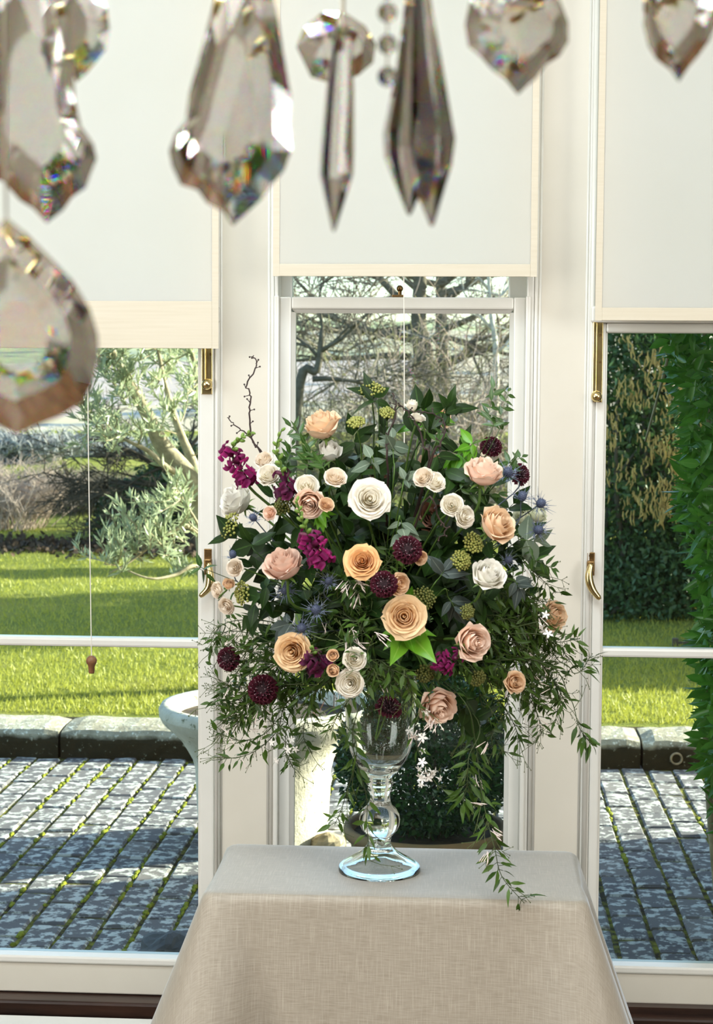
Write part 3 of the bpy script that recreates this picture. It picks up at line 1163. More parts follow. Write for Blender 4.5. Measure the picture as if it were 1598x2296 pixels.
bare_tree('bare_tree', t2, [t2, at(990, 760, 24), at(985, 560, 24)], .10,
          [(at(990, 740, 24), (.8, 0, .5), 1.5, .05), (at(988, 660, 24), (1, .1, .4), 1.6, .05), (at(988, 700, 24), (-.7, .1, .6), 1.3, .04), (at(1000, 820, 24), (1, 0, .4), 1.5, .05), (at(987, 640, 24), (-1, .1, .3), 1.6, .05)],
          'second bare winter trunk standing just right of the thick grey one', DBARK, TWIG, depth=4, kids=3, twig_r=.0055)
t3 = Vector((at(690, 870, 17).x, 17, 0.0))
bare_tree('bare_tree', t3, [at(640, 900, 17) * .0 + Vector((at(640, 900, 17).x, 17, 0.05)), at(672, 858, 17), at(710, 830, 17), at(722, 740, 17)], .05,
          [(at(700, 850, 17), (1, 0, .1), .7, .03), (at(715, 790, 17), (.8, 0, .7), .7, .025), (at(712, 800, 17), (-.8, 0, .8), .6, .022), (at(720, 760, 17), (.3, 0, 1), .6, .02)],
          'low gnarled bare tree forking at the left edge of the middle window', DBARK, TWIG, depth=4, kids=4, twig_r=.006)
t4 = Vector((at(1105, 870, 20).x, 20, 0.0))
BIRCH = plain('pale_birch_bark', '#cfcabd', .8, color2='#a9a598', scale=12)
bare_tree('birch_tree', t4, [t4, at(1112, 820, 20), at(1100, 700, 20), at(1092, 560, 20)], .035,
          [(at(1108, 800, 20), (.9, 0, .6), .9, .02), (at(1102, 740, 20), (-.8, 0, .7), .9, .02), (at(1100, 690, 20), (.7, 0, .9), .9, .02), (at(1096, 650, 20), (-.7, 0, .8), .9, .02)],
          'slim pale bare tree at the right edge of the middle window', BIRCH, TWIG, depth=3, kids=4, twig_r=.006)


def twig_shrub(name, px0, px1, py_top, Y, n, label, mat, tr=.004, group=None, splay=.35):
    """A thicket of bare shoots rising from the ground between two picture edges."""
    x0, x1 = at(px0, 900, Y).x, at(px1, 900, Y).x
    zt = at(px0, py_top, Y).z
    c = Vector(((x0 + x1) / 2, Y, ZG + .08))
    root = empty(name, c, label, 'shrub', group)
    m = MB()
    hw = (x1 - x0) / 2
    for k in range(n):
        b = c + Vector((random.uniform(-hw, hw) * .6, random.uniform(-.4, .4), -.05))
        hgt = (zt - c.z) * random.uniform(.55, 1.05)
        top = b + Vector((random.gauss(0, splay) * hw + (b.x - c.x) * .5, random.gauss(0, .3), hgt))
        mid = (b + top) / 2 + Vector((random.gauss(0, .06), random.gauss(0, .06), .05))
        P = curve_pts([b, mid, top], 3)
        m.tube(P, [tr * 1.6 * (1 - .7 * i / (len(P) - 1)) for i in range(len(P))], 3, cap=False)
        for i in range(2, len(P)):
            for s in range(3):
                e = P[i] + Vector((random.gauss(0, .12), random.gauss(0, .12), random.uniform(.02, .2)))
                m.tube([P[i], (P[i] + e) / 2 + Vector((random.gauss(0, .02), 0, .02)), e], [tr * .9, tr * .7, tr * .4], 3, cap=False)
    st = MB()
    for k in range(5):
        b = c + Vector((random.uniform(-hw, hw) * .5, 0, -.06))
        st.tube([b, b + Vector((random.gauss(0, .1), 0, (zt - c.z) * .5))], [tr * 4, tr * 2], 6)
    st.build('stems', mat, root)
    tag(m.build('twigs', mat, root), kind='stuff')
    return root


GTWIG = plain('hazy_grey_twig', '#98999a', 1, spec=0)
twig_shrub('bare_shrub', -260, 140, 965, 34, 420, 'grey distant thicket on the slope above the pinkish shrub, left', GTWIG, tr=.012, splay=.5)
twig_shrub('bare_shrub', 60, 440, 985, 38, 420, 'grey distant thicket on the slope behind the thorn tree', GTWIG, tr=.012, splay=.5)
twig_shrub('bare_shrub', -140, 130, 1040, 18.5, 230, 'pinkish bare shrub at the far edge of the lawn, left', PTWIG)
twig_shrub('bare_shrub', 60, 300, 1060, 21, 260, 'brownish bare shrub beyond the lawn, behind the cord pull', TWIG)


def thicket(px0, px1, py_top, Y, n, label, mat, mat2):
    """Tangle of arching bare stems, two colours of twig."""
    x0, x1 = at(px0, 900, Y).x, at(px1, 900, Y).x
    zt = at(px0, py_top, Y).z
    root = empty('bare_shrub', ((x0 + x1) / 2, Y, ZG + .08), label, 'shrub')
    st, ta_, tb2 = MB(), MB(), MB()
    for k in range(n):
        b = Vector((random.uniform(x0, x1), Y + random.uniform(-.5, .5), ZG + .02))
        out = []
        grow(b, Vector((random.gauss(0, .7), random.gauss(0, .3), random.uniform(.5, 1))), (zt - ZG) * random.uniform(.6, 1.0), .012, 3, out, .75, 4)
        for pts, rad, dp_ in out:
            if dp_ == 3:
                st.tube(pts, rad, 5)
            else:
                (ta_ if random.random() < .55 else tb2).tube(pts, [max(.0032, x * .8) for x in rad], 3, cap=False)
    st.build('stems', mat, root)
    tag(ta_.build('twigs', mat, root), kind='stuff')
    tag(tb2.build('lichened_twigs', mat2, root), kind='stuff')


YTWIG = plain('lichened_twig', '#8d8a62', .95, spec=.1)
MTWIG = plain('mauve_twig', '#a08f84', .95, spec=.1)
thicket(620, 860, 910, 18.6, 28, 'tangled bare thicket below the low gnarled tree', TWIG, YTWIG)
thicket(840, 1010, 915, 18.3, 24, 'bare lichened thicket behind the top of the bouquet', YTWIG, TWIG)
thicket(980, 1180, 880, 18.0, 28, 'mauve bare thicket below the slim pale tree', MTWIG, PTWIG)


def leaf_shrub(name, blobs, n, L, wd, mat, label, stem_r=.02, cat='shrub', group=None, bark=DBARK):
    """Evergreen: blobs are (px, py, Y, radius x, y, z in metres)."""
    c = at(blobs[0][0], blobs[0][1], blobs[0][2])
    root = empty(name, (c.x, c.y, ZG + .06), label, cat, group)
    st = MB()
    pts = []
    vol = [b[3] * b[4] * b[5] for b in blobs]
    for b, v in zip(blobs, vol):
        q = np.array(at(b[0], b[1], b[2]))
        m = int(n * v / sum(vol))
        d = unit(rng.normal(size=(m, 3)))
        r = rng.uniform(.55, 1, (m, 1)) ** .6 * (1 + .15 * np.sin(d[:, :1] * 7 + d[:, 2:] * 9))
        pts.append(q + d * r * np.array(b[3:6]))
        for k in range(4):
            e = Vector(q) + Vector((random.gauss(0, .3) * b[3], random.gauss(0, .3) * b[4], random.gauss(0, .3) * b[5]))
            st.tube(curve_pts([Vector((c.x + random.uniform(-.2, .2), c.y, ZG + .05)), (Vector((c.x, c.y, ZG + .1)) + e) / 2 + Vector((random.gauss(0, .15), 0, 0)), e], 4), [stem_r * (1 - .1 * i) for i in range(9)], 6)
    st.build('stems', bark, root)
    P = np.concatenate(pts)
    P = P[P[:, 2] > ZG + .08]
    leaf_cloud('leaves', P, L, wd, mat, root)
    return root


leaf_shrub('evergreen_shrub', [(340, 1150, 17.5, .55, .5, .42), (270, 1180, 17.5, .35, .4, .25), (410, 1110, 17.8, .45, .5, .6)], 9000, .06, .03, DARKL, 'dark evergreen bush below the olive tree branches')
ht = Vector((at(430, 1100, 16.5).x, 16.5, ZG + .06))
bare_tree('thorn_tree', ht, [ht, at(425, 1190, 16.5), at(400, 1110, 16.5), at(385, 1040, 16.5)], .08,
          [(at(405, 1120, 16.5), (-1, 0, .25), .75, .03), (at(400, 1090, 16.5), (-1, .1, .1), .8, .03), (at(392, 1060, 16.5), (-.9, 0, .5), .7, .03), (at(410, 1140, 16.5), (-1, -.1, -.15), .75, .025), (at(390, 1050, 16.5), (.5, 0, .9), .6, .03), (at(420, 1160, 16.5), (1, -.1, .4), .6, .03)],
          'dark twiggy thorn tree leaning left behind the olive leaves', plain('thorn_bark', '#4a4339', .95, spec=.1), plain('thorn_twig', '#4d463b', .95, spec=.1), depth=4, kids=4, twig_r=.005)
# the tall evergreens along the right-hand side of the lawn
leaf_shrub('garrya_shrub', [(1400, 950, 12.2, .75, .7, .8), (1480, 800, 12.4, .9, .7, .7), (1560, 1050, 12.6, .9, .8, .8), (1440, 1220, 12.3, .8, .6, .55), (1330, 820, 12.8, .55, .6, .8), (1480, 640, 12.6, .9, .7, .6), (1640, 850, 12.8, .9, .9, .9)],
           30000, .055, .026, GARRYA, 'tall dark garrya shrub hung with pale tassels, right window', .03)
g = [o for o in COL.objects if o.name.startswith('garrya_shrub')][0]
TAS = plain('pale_catkin', '#b9a262', .9, color2='#8f7a48', scale=30)
tm = MB()
cl_ = [(random.gauss(1480, 75), random.choice((random.uniform(760, 900), random.uniform(900, 1170), random.uniform(960, 1160)))) for _ in range(70)]
for k in range(900):
    cx_, cy_ = random.choice(cl_)
    px, py = random.gauss(cx_, 16), random.gauss(cy_, 12)
    b = at(px, py, random.uniform(11.4, 11.75))
    ln = random.uniform(.035, .075)
    tm.tube([b, b + Vector((random.gauss(0, .006), 0, -ln * .5)), b + Vector((random.gauss(0, .01), 0, -ln))], [.004, .0065, .003], 4)
tag(tm.build('tassels', TAS, g), kind='stuff')
leaf_shrub('evergreen_shrub', [(1400, 1330, 12.0, .5, .5, .4), (1480, 1340, 11.9, .5, .4, .34), (1560, 1320, 12.0, .6, .5, .5), (1640, 1250, 12, .6, .5, .7)], 14000, .05, .026, DARKL, 'low dark undergrowth below the tasselled shrub, right window')
for px, py0, py1 in ((1412, 1170, 1395), (1478, 1280, 1400), (1404, 1330, 1410)):
    pass
# shelter belt further right, outside the picture: its shade lies across the lawn
HL = ('low clipped evergreen nearest the house in the shelter row right of the lawn', 'second low evergreen from the house in the shelter row right of the lawn', 'tall evergreen standing third from the house in the shelter row', 'tallest evergreen, set back fourth in the shelter row', 'slim evergreen column, fifth in the shelter row', 'slim evergreen column at the far end of the shelter row')
for k, (x, y, r, h) in enumerate(((3.5, 10.7, .7, 1.35), (4.3, 11.7, .9, 1.75), (4.8, 14.5, 1.0, 4.2), (6.6, 15.5, .9, 4.8), (5.2, 17.4, .38, 4.2), (5.4, 20.0, .42, 4.6))):
    rt = empty('hedge_tree', (x, y, ZG + .05), HL[k], 'tree', 'evergreens right of the lawn')
    MB().tube([(x, y, ZG), (x, y, ZG + h)], [.12, .05], 8).build('trunk', DBARK, rt)
    n = 3000
    d = unit(rng.normal(size=(n, 3)))
    P = np.array((x, y, ZG + h * .62)) + d * (rng.uniform(.3, 1, (n, 1)) ** .4) * np.array((r, r, h * .5))
    leaf_cloud('leaves', P, .16, .09, DARKL, rt)

# post and rail by the shrubs
FENCE = plain('weathered_timber', '#5b5346', .9, color2='#453e34', scale=20, stretch=(1, 1, .2), bump=.3)
fp = on(1513, 1456, ZG + .1)
fence = empty('post_and_rail', fp, 'low timber post with one thin rail on the lawn, far right', 'fence')
zt_ = at(1513, 1431, fp.y).z
MB().box(fp.x - .018, fp.x + .018, fp.y - .018, fp.y + .018, ZG + .05, zt_).build('post', FENCE, fence, bevel=.003)
MB().box(fp.x + .9 - .018, fp.x + .9 + .018, fp.y - .018, fp.y + .018, ZG + .05, zt_).build('post', FENCE, fence, bevel=.003)
MB().box(fp.x, fp.x + .9, fp.y - .008, fp.y + .008, zt_ - .035, zt_ - .02).build('rail', FENCE, fence)

# laurel against the house at the right edge
edge = [(300, 1480), (745, 1492), (850, 1512), (950, 1538), (1050, 1532), (1130, 1518), (1250, 1562), (1400, 1572), (1440, 1545), (1540, 1578), (1700, 1578), (1760, 1592), (1850, 1592), (1930, 1640)]
laurel = empty('laurel_shrub', (at(1680, 1600, 4.55).x, 4.55, ZG), 'glossy green laurel crowding the right edge just outside the window', 'shrub')
st = MB()
for k in range(7):
    b = Vector((at(1690, 1600, 4.55).x + random.uniform(-.05, .12), 4.55 + random.uniform(-.1, .15), ZG))
    st.tube(curve_pts([b, b + Vector((random.uniform(-.08, .02), 0, 1.0)), b + Vector((random.uniform(-.12, .05), random.uniform(-.1, .1), 2.2))], 6), [.012 * (1 - .05 * i) for i in range(13)], 6)
st.build('stems', OBARK, laurel, smooth=True)
cane = MB().tube(curve_pts([at(1446, 990, 4.6), at(1470, 905, 4.58), at(1490, 830, 4.55), at(1512, 740, 4.52), at(1560, 600, 4.5)], 6), [.0028 + .0001 * i for i in range(25)], 6).build('cane', OBARK, laurel, smooth=True)
llm = [leaf_mesh('leaf', LAUREL, 1, w_, .14, c_) for w_, c_ in ((.34, .15), (.3, .28), (.38, .05))]
lo = origin(laurel)


def edge_at(py):
    for (a, xa), (b, xb) in zip(edge, edge[1:]):
        if a <= py <= b:
            return xa + (xb - xa) * (py - a) / (b - a)
    return 1650


cl = []
cnt = 0
for k in range(2600):
    py = random.uniform(320, 1900)
    if py > 1750 and random.random() < .8:
        continue
    px = edge_at(py) + 8 + abs(random.gauss(0, 60))
    p = at(px, py, random.uniform(4.25, 4.7))
    d = Vector((random.gauss(-.45, .5), random.gauss(-.3, .5), random.gauss(-.35, .45)))
    if px < 1610 and py > 730 and cnt < 300:
        o = link('leaf', random.choice(llm), laurel)
        set_leaf(o, p - lo, d, (random.gauss(0, .5), random.gauss(-.7, .4), random.gauss(.7, .4)), random.uniform(.042, .072))
        cnt += 1
    else:
        cl.append((p, d))
leaf_cloud('leaves', [q[0] for q in cl], .06, .022, LAUREL, laurel, dirs=np.array([q[1] for q in cl]), jitter=.3)

lit_n = 2600
lp = np.stack([rng.uniform(-5.2, -1.4, lit_n), rng.normal(16.3, .35, lit_n)], axis=1)
lo_ = link('leaf_litter_bed', None, None, (-3.2, 16.3, ZG + .13))
tag(lo_, 'strip of brown fallen leaves across the lawn under the thorn tree', 'leaf litter')
leaf_cloud('fallen_leaves', np.array([(a, b, lawn_z(a, b) + .03) for a, b in lp]), .07, .05, plain('fallen_leaf', '#5a4632', .9, color2='#3f3226', scale=9), lo_, bias=(0, 0, .1), jitter=1.0)
# farmhouse on the far slope
fy = 110.0
fa, fb = at(60, 1000, fy), at(215, 1000, fy)
gz = hill_z((fa.x + fb.x) / 2, fy)
farm = empty('farmhouse', ((fa.x + fb.x) / 2, fy, gz - .5), 'distant white farmhouse with a slate roof on the hillside, far left', 'house')
WHITE = plain('white_render', '#e8e6e0', .9)
SLATE = plain('blue_slate', '#5d6c80', .7)
z0_, z1_ = gz - .6, at(130, 968, fy).z
zr_ = at(130, 945, fy).z
MB().box(fa.x, fb.x, fy, fy + 4, z0_, z1_).build('wall', WHITE, farm)
MB().add([(fa.x - .2, fy - .3, z1_ - .05), (fb.x + .2, fy - .3, z1_ - .05), (fb.x + .2, fy + 4.3, z1_ - .05), (fa.x - .2, fy + 4.3, z1_ - .05), (fa.x - .2, fy + 2, zr_ + .4), (fb.x + .2, fy + 2, zr_ + .4)],
         [(0, 1, 5, 4), (2, 3, 4, 5), (0, 4, 3), (1, 2, 5), (0, 3, 2, 1)]).build('roof', SLATE, farm)
MB().box(fa.x + .8, fa.x + 1.3, fy + 1.7, fy + 2.3, zr_ - .2, zr_ + 1.0).build('chimney', WHITE, farm)
for fx in (.15, .45, .78):
    x = fa.x + (fb.x - fa.x) * fx
    MB().box(x, x + .45, fy - .05, fy, z1_ - .85, z1_ - .2).build('window', SLATE, farm)

# ------------------------------------------------------------------ table, cloth, vase
TZ = CAM.z - .857
YF, YK = 2.865, 3.195
ta, tb_, tc_, td = on(438, 2036, TZ), on(1322, 2042, TZ), on(1300, 1922, TZ), on(488, 1917, TZ)
tcx, tcy = (ta.x + tb_.x) / 2, (YF + YK) / 2
thw, thd = .322, (YK - YF) / 2
WOODT = plain('table_wood', '#6b4a2e', .5, color2='#50351f', scale=6, stretch=(1, 8, 1))
tbl = empty('table', (tcx, tcy, 0), 'narrow table hidden under the beige cloth, by the window', 'table')
MB().box(tcx - thw + .006, tcx + thw - .006, tcy - thd + .006, tcy + thd - .006, TZ - .03, TZ - .004).build('table_top', WOODT, tbl, bevel=.004)
for sx in (-1, 1):
    for sy in (-1, 1):
        x, y = tcx + sx * (thw - .05), tcy + sy * (thd - .05)
        MB().box(x - .02, x + .02, y - .02, y + .02, 0, TZ - .03).build('leg', WOODT, tbl, bevel=.003)

t = NT('beige_linen')
tc = t.n('TexCoord')


def weave(sx, sy, sz, sc, det=2):
    mp = t.n('Mapping')
    mp.inputs['Scale'].default_value = (sx, sy, sz)
    t.l(tc.outputs['UV'], mp.inputs[0])
    return t.noise(mp.outputs[0], sc, det, .6)


w1_, w2_ = weave(20, 330, 1, 1.6), weave(330, 12, 1, 1.6)
fine = weave(500, 500, 1, 1)
c = t.mix(t.ramp(w1_, [(.3, 0.0), (.7, 1.0)]), '#8f8676', '#a39a8a')
c = t.mix(t.ramp(w2_, [(.5, 0.0), (.72, .6)]), c, '#b5ac9c')
c = t.mix(t.ramp(w1_, [(.68, 0.0), (.76, .35)]), c, '#756d5f')
t.set(c, .55, 0, .5)
t.b.inputs['Sheen Weight'].default_value = .75
t.b.inputs['Sheen Roughness'].default_value = .35
t.b.inputs['Sheen Tint'].default_value = (.86, .94, 1.0, 1)
t.bump(w1_, .12, .002)
LINEN = t.m

NA, cr = 200, .022
loop = []
per = 0
segs_ = [((-thw + cr, -thd), (thw - cr, -thd)), ((thw, -thd + cr), (thw, thd - cr)), ((thw - cr, thd), (-thw + cr, thd)), ((-thw, thd - cr), (-thw, -thd + cr))]
cents = [(thw - cr, -thd + cr), (thw - cr, thd - cr), (-thw + cr, thd - cr), (-thw + cr, -thd + cr)]
for k, ((ax, ay), (bx, by)) in enumerate(segs_):
    m = 64 if k % 2 == 0 else 34
    for i in range(m):
        u = i / m
        nx_, ny_ = ((0, -1), (1, 0), (0, 1), (-1, 0))[k]
        loop.append((ax + (bx - ax) * u, ay + (by - ay) * u, nx_, ny_, 0))
    a0 = (-90, 0, 90, 180)[k]
    for i in range(10):
        a = math.radians(a0 + 90 * i / 10)
        loop.append((cents[k][0] + cr * math.cos(a), cents[k][1] + cr * math.sin(a), math.cos(a), math.sin(a), 1))
NL = len(loop)
V, Q, U = [], [], []
drop = [0, .004, .010, .018, .03, .05, .08, .115, .155, .2, .25, .31, .38, .46, .55, .62]
for h in drop:
    for (lx, ly, nx_, ny_, cn) in loop:
        r = .010
        if h < r * 1.5:
            a = min(1, h / (r * 1.5)) * math.pi / 2
            off, z = -r + r * math.sin(a), TZ + .002 - r + r * math.cos(a)
        else:
            off, z = 0, TZ + .002 - h + r * .5 - .0
        dcx, dcy = min(abs(lx - thw), abs(lx + thw)), min(abs(ly - thd), abs(ly + thd))
        corner = math.exp(-((max(dcx, dcy)) / .075) ** 2)
        off += h * (.10 + .30 * corner)
        # hanging folds, growing towards the hem
        g_ = min(1, h / .3) ** 1.3
        if ny_ < -.9:
            off += g_ * .010 * math.sin(lx * 12 + .8)
            q = (lx + .255 - h * .14) / .022
            off += -g_ * .030 * math.exp(-q * q)
            q2 = (lx + .20 - h * .16) / .035
            off += g_ * .014 * math.exp(-q2 * q2)
        elif abs(nx_) > .9:
            off += g_ * .014 * math.sin(ly * 26 + (1.2 if nx_ > 0 else .3))
            if nx_ > 0:
                q = (ly + .095 - h * .05) / .02
                off += min(1, h / .1) * .012 * math.exp(-q * q) - min(1, h / .1) * .012 * math.exp(-((ly + .045) / .02) ** 2)
        V.append((tcx + lx + nx_ * off, tcy + ly + ny_ * off, z))
        U.append((lx + nx_ * h, ly + ny_ * h))
nr = len(drop)
for j in range(nr - 1):
    for i in range(NL):
        a, b = j * NL + i, j * NL + (i + 1) % NL
        Q.append((a, b, b + NL, a + NL))
top0 = len(V)
Qt = []
for k in range(1, 7):          # rings that close the top towards the middle
    s = 1 - k / 6 * .98
    for (lx, ly, nx_, ny_, cn) in loop:
        V.append((tcx + (lx - nx_ * .010) * s, tcy + (ly - ny_ * .010) * s, TZ + .002))
        U.append(((lx - nx_ * .01) * s, (ly - ny_ * .01) * s))
for k in range(6):
    for i in range(NL):
        if k == 0:
            a, b = i, (i + 1) % NL
        else:
            a, b = top0 + (k - 1) * NL + i, top0 + (k - 1) * NL + (i + 1) % NL
        c0 = top0 + k * NL
        Q.append((c0 + i, c0 + (i + 1) % NL, b, a))
cap = tuple(top0 + 5 * NL + i for i in range(NL))
V = [(x - tcx, y - tcy, z) for x, y, z in V]
me = bpy.data.meshes.new('tablecloth')
me.from_pydata(V, [], Q + [cap])
me.materials.append(LINEN)
uvl = me.uv_layers.new(name='uv')
for lp in me.loops:
    uvl.data[lp.index].uv = U[lp.vertex_index]
me.polygons.foreach_set('use_smooth', [True] * len(me.polygons))
cloth = tag(link('tablecloth', me, None, (tcx, tcy, 0)), 'beige linen cloth falling over the sides of the narrow table', 'tablecloth')

VY = 3.03
vs = VY / F
vc = Vector((at(850, 1973, VY).x, VY, TZ + .0025))
GLASS = solid_glass('clear_glass', 1.45, '#fbfdfc')


def pz(py):
    return (1973 - py) * vs


outer = [(93, 1973), (93.5, 1967), (92, 1961), (84, 1954), (66, 1944), (46, 1932), (33, 1922), (27, 1912), (24.5, 1902), (25.5, 1894), (32, 1888), (41, 1878), (45.5, 1866), (46.5, 1854), (44.5, 1842), (38, 1831),
         (29, 1823), (23.5, 1812), (22, 1801), (24, 1793), (27.5, 1788), (28, 1783), (25.5, 1779), (29, 1775), (31, 1769), (29, 1763), (26.5, 1760), (29, 1755), (38, 1745), (50, 1731), (61, 1714), (69, 1694), (74.5, 1670), (78, 1640), (80.5, 1600), (82, 1550), (83, 1500), (82.5, 1497)]
inner = [(80.5, 1496), (79.5, 1500), (78.6, 1550), (77, 1600), (74.5, 1640), (70.5, 1670), (64.5, 1694), (55, 1714), (40, 1729), (18, 1738), (.05, 1741)]
under = [(.05, 1925), (20, 1927), (29, 1933), (42, 1943), (62, 1954), (80, 1963), (88, 1969), (90, 1973), (93, 1973)]


def tw_fn(a, z):
    p = 1973 - z / vs
    if 1788 < p < 1832 or 1884 < p < 1925:
        return .055 * math.sin(a * 5 + p * .14)
    return 0


vase = empty('glass_vase', vc, 'tall clear glass pedestal vase with twisted knop stem, on the beige cloth', 'vase')
kn, kb_ = 7, 27
MB().lathe([(r * vs, pz(p)) for r, p in under + outer[1:kn + 1]], vc, 56, twist=tw_fn).build('foot', GLASS, vase, smooth=True)
MB().lathe([(r * vs, pz(p)) for r, p in outer[kn:kb_ + 1]], vc, 56, twist=tw_fn).build('stem', GLASS, vase, smooth=True)
MB().lathe([(r * vs, pz(p)) for r, p in outer[kb_:] + inner], vc, 56).build('bowl', GLASS, vase, smooth=True)
FO = Vector((vc.x, VY, vc.z + pz(1490)))        # the stems all meet here
FOAM = plain('flower_foam', '#33462b', 1, color2='#26361f', scale=90, bump=.4)
foam = MB().lathe([(.0, pz(1500)), (.055, pz(1500)), (.060, pz(1480)), (.058, pz(1400)), (.045, pz(1388)), (.0, pz(1386))], vc, 20).build('flower_foam', FOAM, None, smooth=False, org=vc)
tag(foam, 'block of green flower foam wedged in the mouth of the glass vase', 'flower foam')

# ------------------------------------------------------------------ flower materials
STEM = plain('green_stem', '#56762f', .5, color2='#466326', scale=30)
SEPAL = leaf_mat('sepal', '#5d7d34', '#7c9a4c', .5, .2)
VIB = leaf_mat('viburnum_leaf', '#182c10', '#2b4719', .42, .15, vein='#3b5a26', spec=.3)
CHOI = leaf_mat('bright_leaf', '#4f8f1c', '#79b32f', .32, .35, vein='#8fbd4a', spec=.5)
JAS = leaf_mat('jasmine_leaf', '#2e4a18', '#56762c', .4, .25, spec=.35)
LENT = leaf_mat('pistacia_leaf', '#2c4a1c', '#4c7030', .35, .3, vein='#79995a', spec=.5)
EUC = leaf_mat('eucalyptus_leaf', '#5a6a58', '#77866f', .6, .15, vein='#9aa892', spec=.25)
EUCD = leaf_mat('dark_eucalyptus_leaf', '#3f4a46', '#56625d', .6, .1, vein='#7f8a80', spec=.25)
VINE = plain('jasmine_vine', '#43552a', .6, color2='#34421f', scale=40)
FINE = plain('fine_tendril', '#4c5a2a', .6)
BARKT = plain('dark_bare_bark', '#3a2823', .7, color2='#271a17', scale=60, bump=.3)
VBUD = plain('green_viburnum_bud', '#a8a455', .6, color2='#7d8a3e', scale=300)
VBUDD = plain('dull_viburnum_bud', '#70702f', .6, color2='#56602a', scale=300)
JBUD = plain('pale_jasmine_bud', '#f3ece2', .6, color2='#ecd2c8', scale=60)
JFLO = plain('white_jasmine_petal', '#f6f5ee', .6)
PEACH = petal_mat('peach_petal', '#eab468', '#fbe0bd', '#f7cfac')
PEACHY = petal_mat('apricot_petal', '#e8a650', '#fadcae', '#f5cc96')
ORANGE = petal_mat('orange_peach_petal', '#dc9038', '#f5c78c', '#ecb674')
PINK = petal_mat('pale_pink_petal', '#f0c08c', '#fce4d0', '#f8d0ba')
DUSTY = petal_mat('dusty_pink_petal', '#e2b492', '#f0d2be', '#deb09c')
MAUVE = petal_mat('brown_pink_petal', '#b07f58', '#c89a80', '#a87a68')
CREAM = petal_mat('cream_petal', '#f8ebc6', '#fcf7ea', '#f9f1de')
WHITEP = petal_mat('white_petal', '#f2eed2', '#faf7ee', '#f4f1e2')
GREENW = petal_mat('greenish_white_petal', '#d5dba0', '#eef0d8', '#dfe5c0')
SPRAY = petal_mat('spray_petal', '#f6e0b8', '#fbf0df', '#f7e6d2')
SPRAYP = petal_mat('peach_spray_petal', '#e8b682', '#f8dcb8', '#f3cba2')
BURG = petal_mat('burgundy_petal', '#23040d', '#4d0a20', '#2e0612', .15)
BURGC = plain('burgundy_heart', '#1c040b', .7, color2='#2c0711', scale=300, bump=.4)
PIN = plain('pale_pin', '#d9b7c0', .6)
MAG = petal_mat('magenta_petal', '#a81a6a', '#8c1560', '#6d1048', .25)
MAGD = petal_mat('dark_plum_petal', '#5c0f3c', '#5f1040', '#430a2e', .2)
SNAPB = leaf_mat('snapdragon_bud', '#6d8f3a', '#8fae55', .5, .2)
THIS = plain('blue_thistle', '#55607a', .6, color2='#333b50', scale=200)
THISB = plain('thistle_bract', '#6d7890', .55, color2='#4f5a62', scale=60)


def petal_mesh(name, rho, h, span, reflex, close, mat, tipw=.75, point=.06, nu=9, nv=8, curl=.12, sd=0, ruf=.035):
    """One rose petal about the +Z axis, centred on azimuth 0."""
    V, Q, U = [], [], []
    for j in range(nv + 1):
        v = j / nv
        for i in range(nu + 1):
            u = -1 + 2 * i / nu
            ve = v * (1 - .22 * u * u * v) + point * v ** 4 * math.exp(-(u * 3.2) ** 2)
            wd = (.30 + .70 * min(1, v / .55) ** .8) if v < .55 else 1 - (1 - tipw) * ((v - .55) / .45) ** 2
            a = u * span * wd
            r = rho * (.16 + .84 * math.sin(min(1.0, v / .62) * math.pi / 2) ** .85)
            if v > .55:
                k = (v - .55) / .45
                r += (reflex * k * k - close * k ** 1.4) * rho
            r += curl * rho * reflex * 2.2 * u ** 4 * v + .025 * rho * math.sin(u * 5 + sd + v * 4) * v
            z = h * ve - reflex * rho * .38 * max(0, v - .6) ** 1.5 * 2 + h * ruf * math.sin(u * 6 + sd * 2) * v ** 2
            V.append((r * math.cos(a), r * math.sin(a), z))
            U.append((i / nu, v))
    for j in range(nv):
        for i in range(nu):
            a = j * (nu + 1) + i
            Q.append((a, a + 1, a + nu + 2, a + nu + 1))
    me = npmesh(name, V, Q, mat, True)
    uv = me.uv_layers.new(name='uv')
    uv.data.foreach_set('uv', np.array(U, dtype=np.float32)[np.array(Q).ravel()].ravel())
    return me


def merge_petals(name, items, mat):
    """Several petals (mesh, azimuth, z, tilt) as one heart mesh with UVs."""
    V, Q, U = [], [], []
    for me, az, dz, sc in items:
        n = len(V)
        ca, sa = math.cos(az), math.sin(az)
        for v in me.vertices:
            x, y, z = v.co * sc
            V.append((x * ca - y * sa, x * sa + y * ca, z + dz))
        for p in me.polygons:
            Q.append(tuple(i + n for i in p.vertices))
        U.extend([tuple(d.uv) for d in me.uv_layers[0].data])
    me = npmesh(name, V, Q, mat, True)
    uv = me.uv_layers.new(name='uv')
    uv.data.foreach_set('uv', np.array(U, dtype=np.float32).ravel())
    return me


GA = math.radians(137.5)


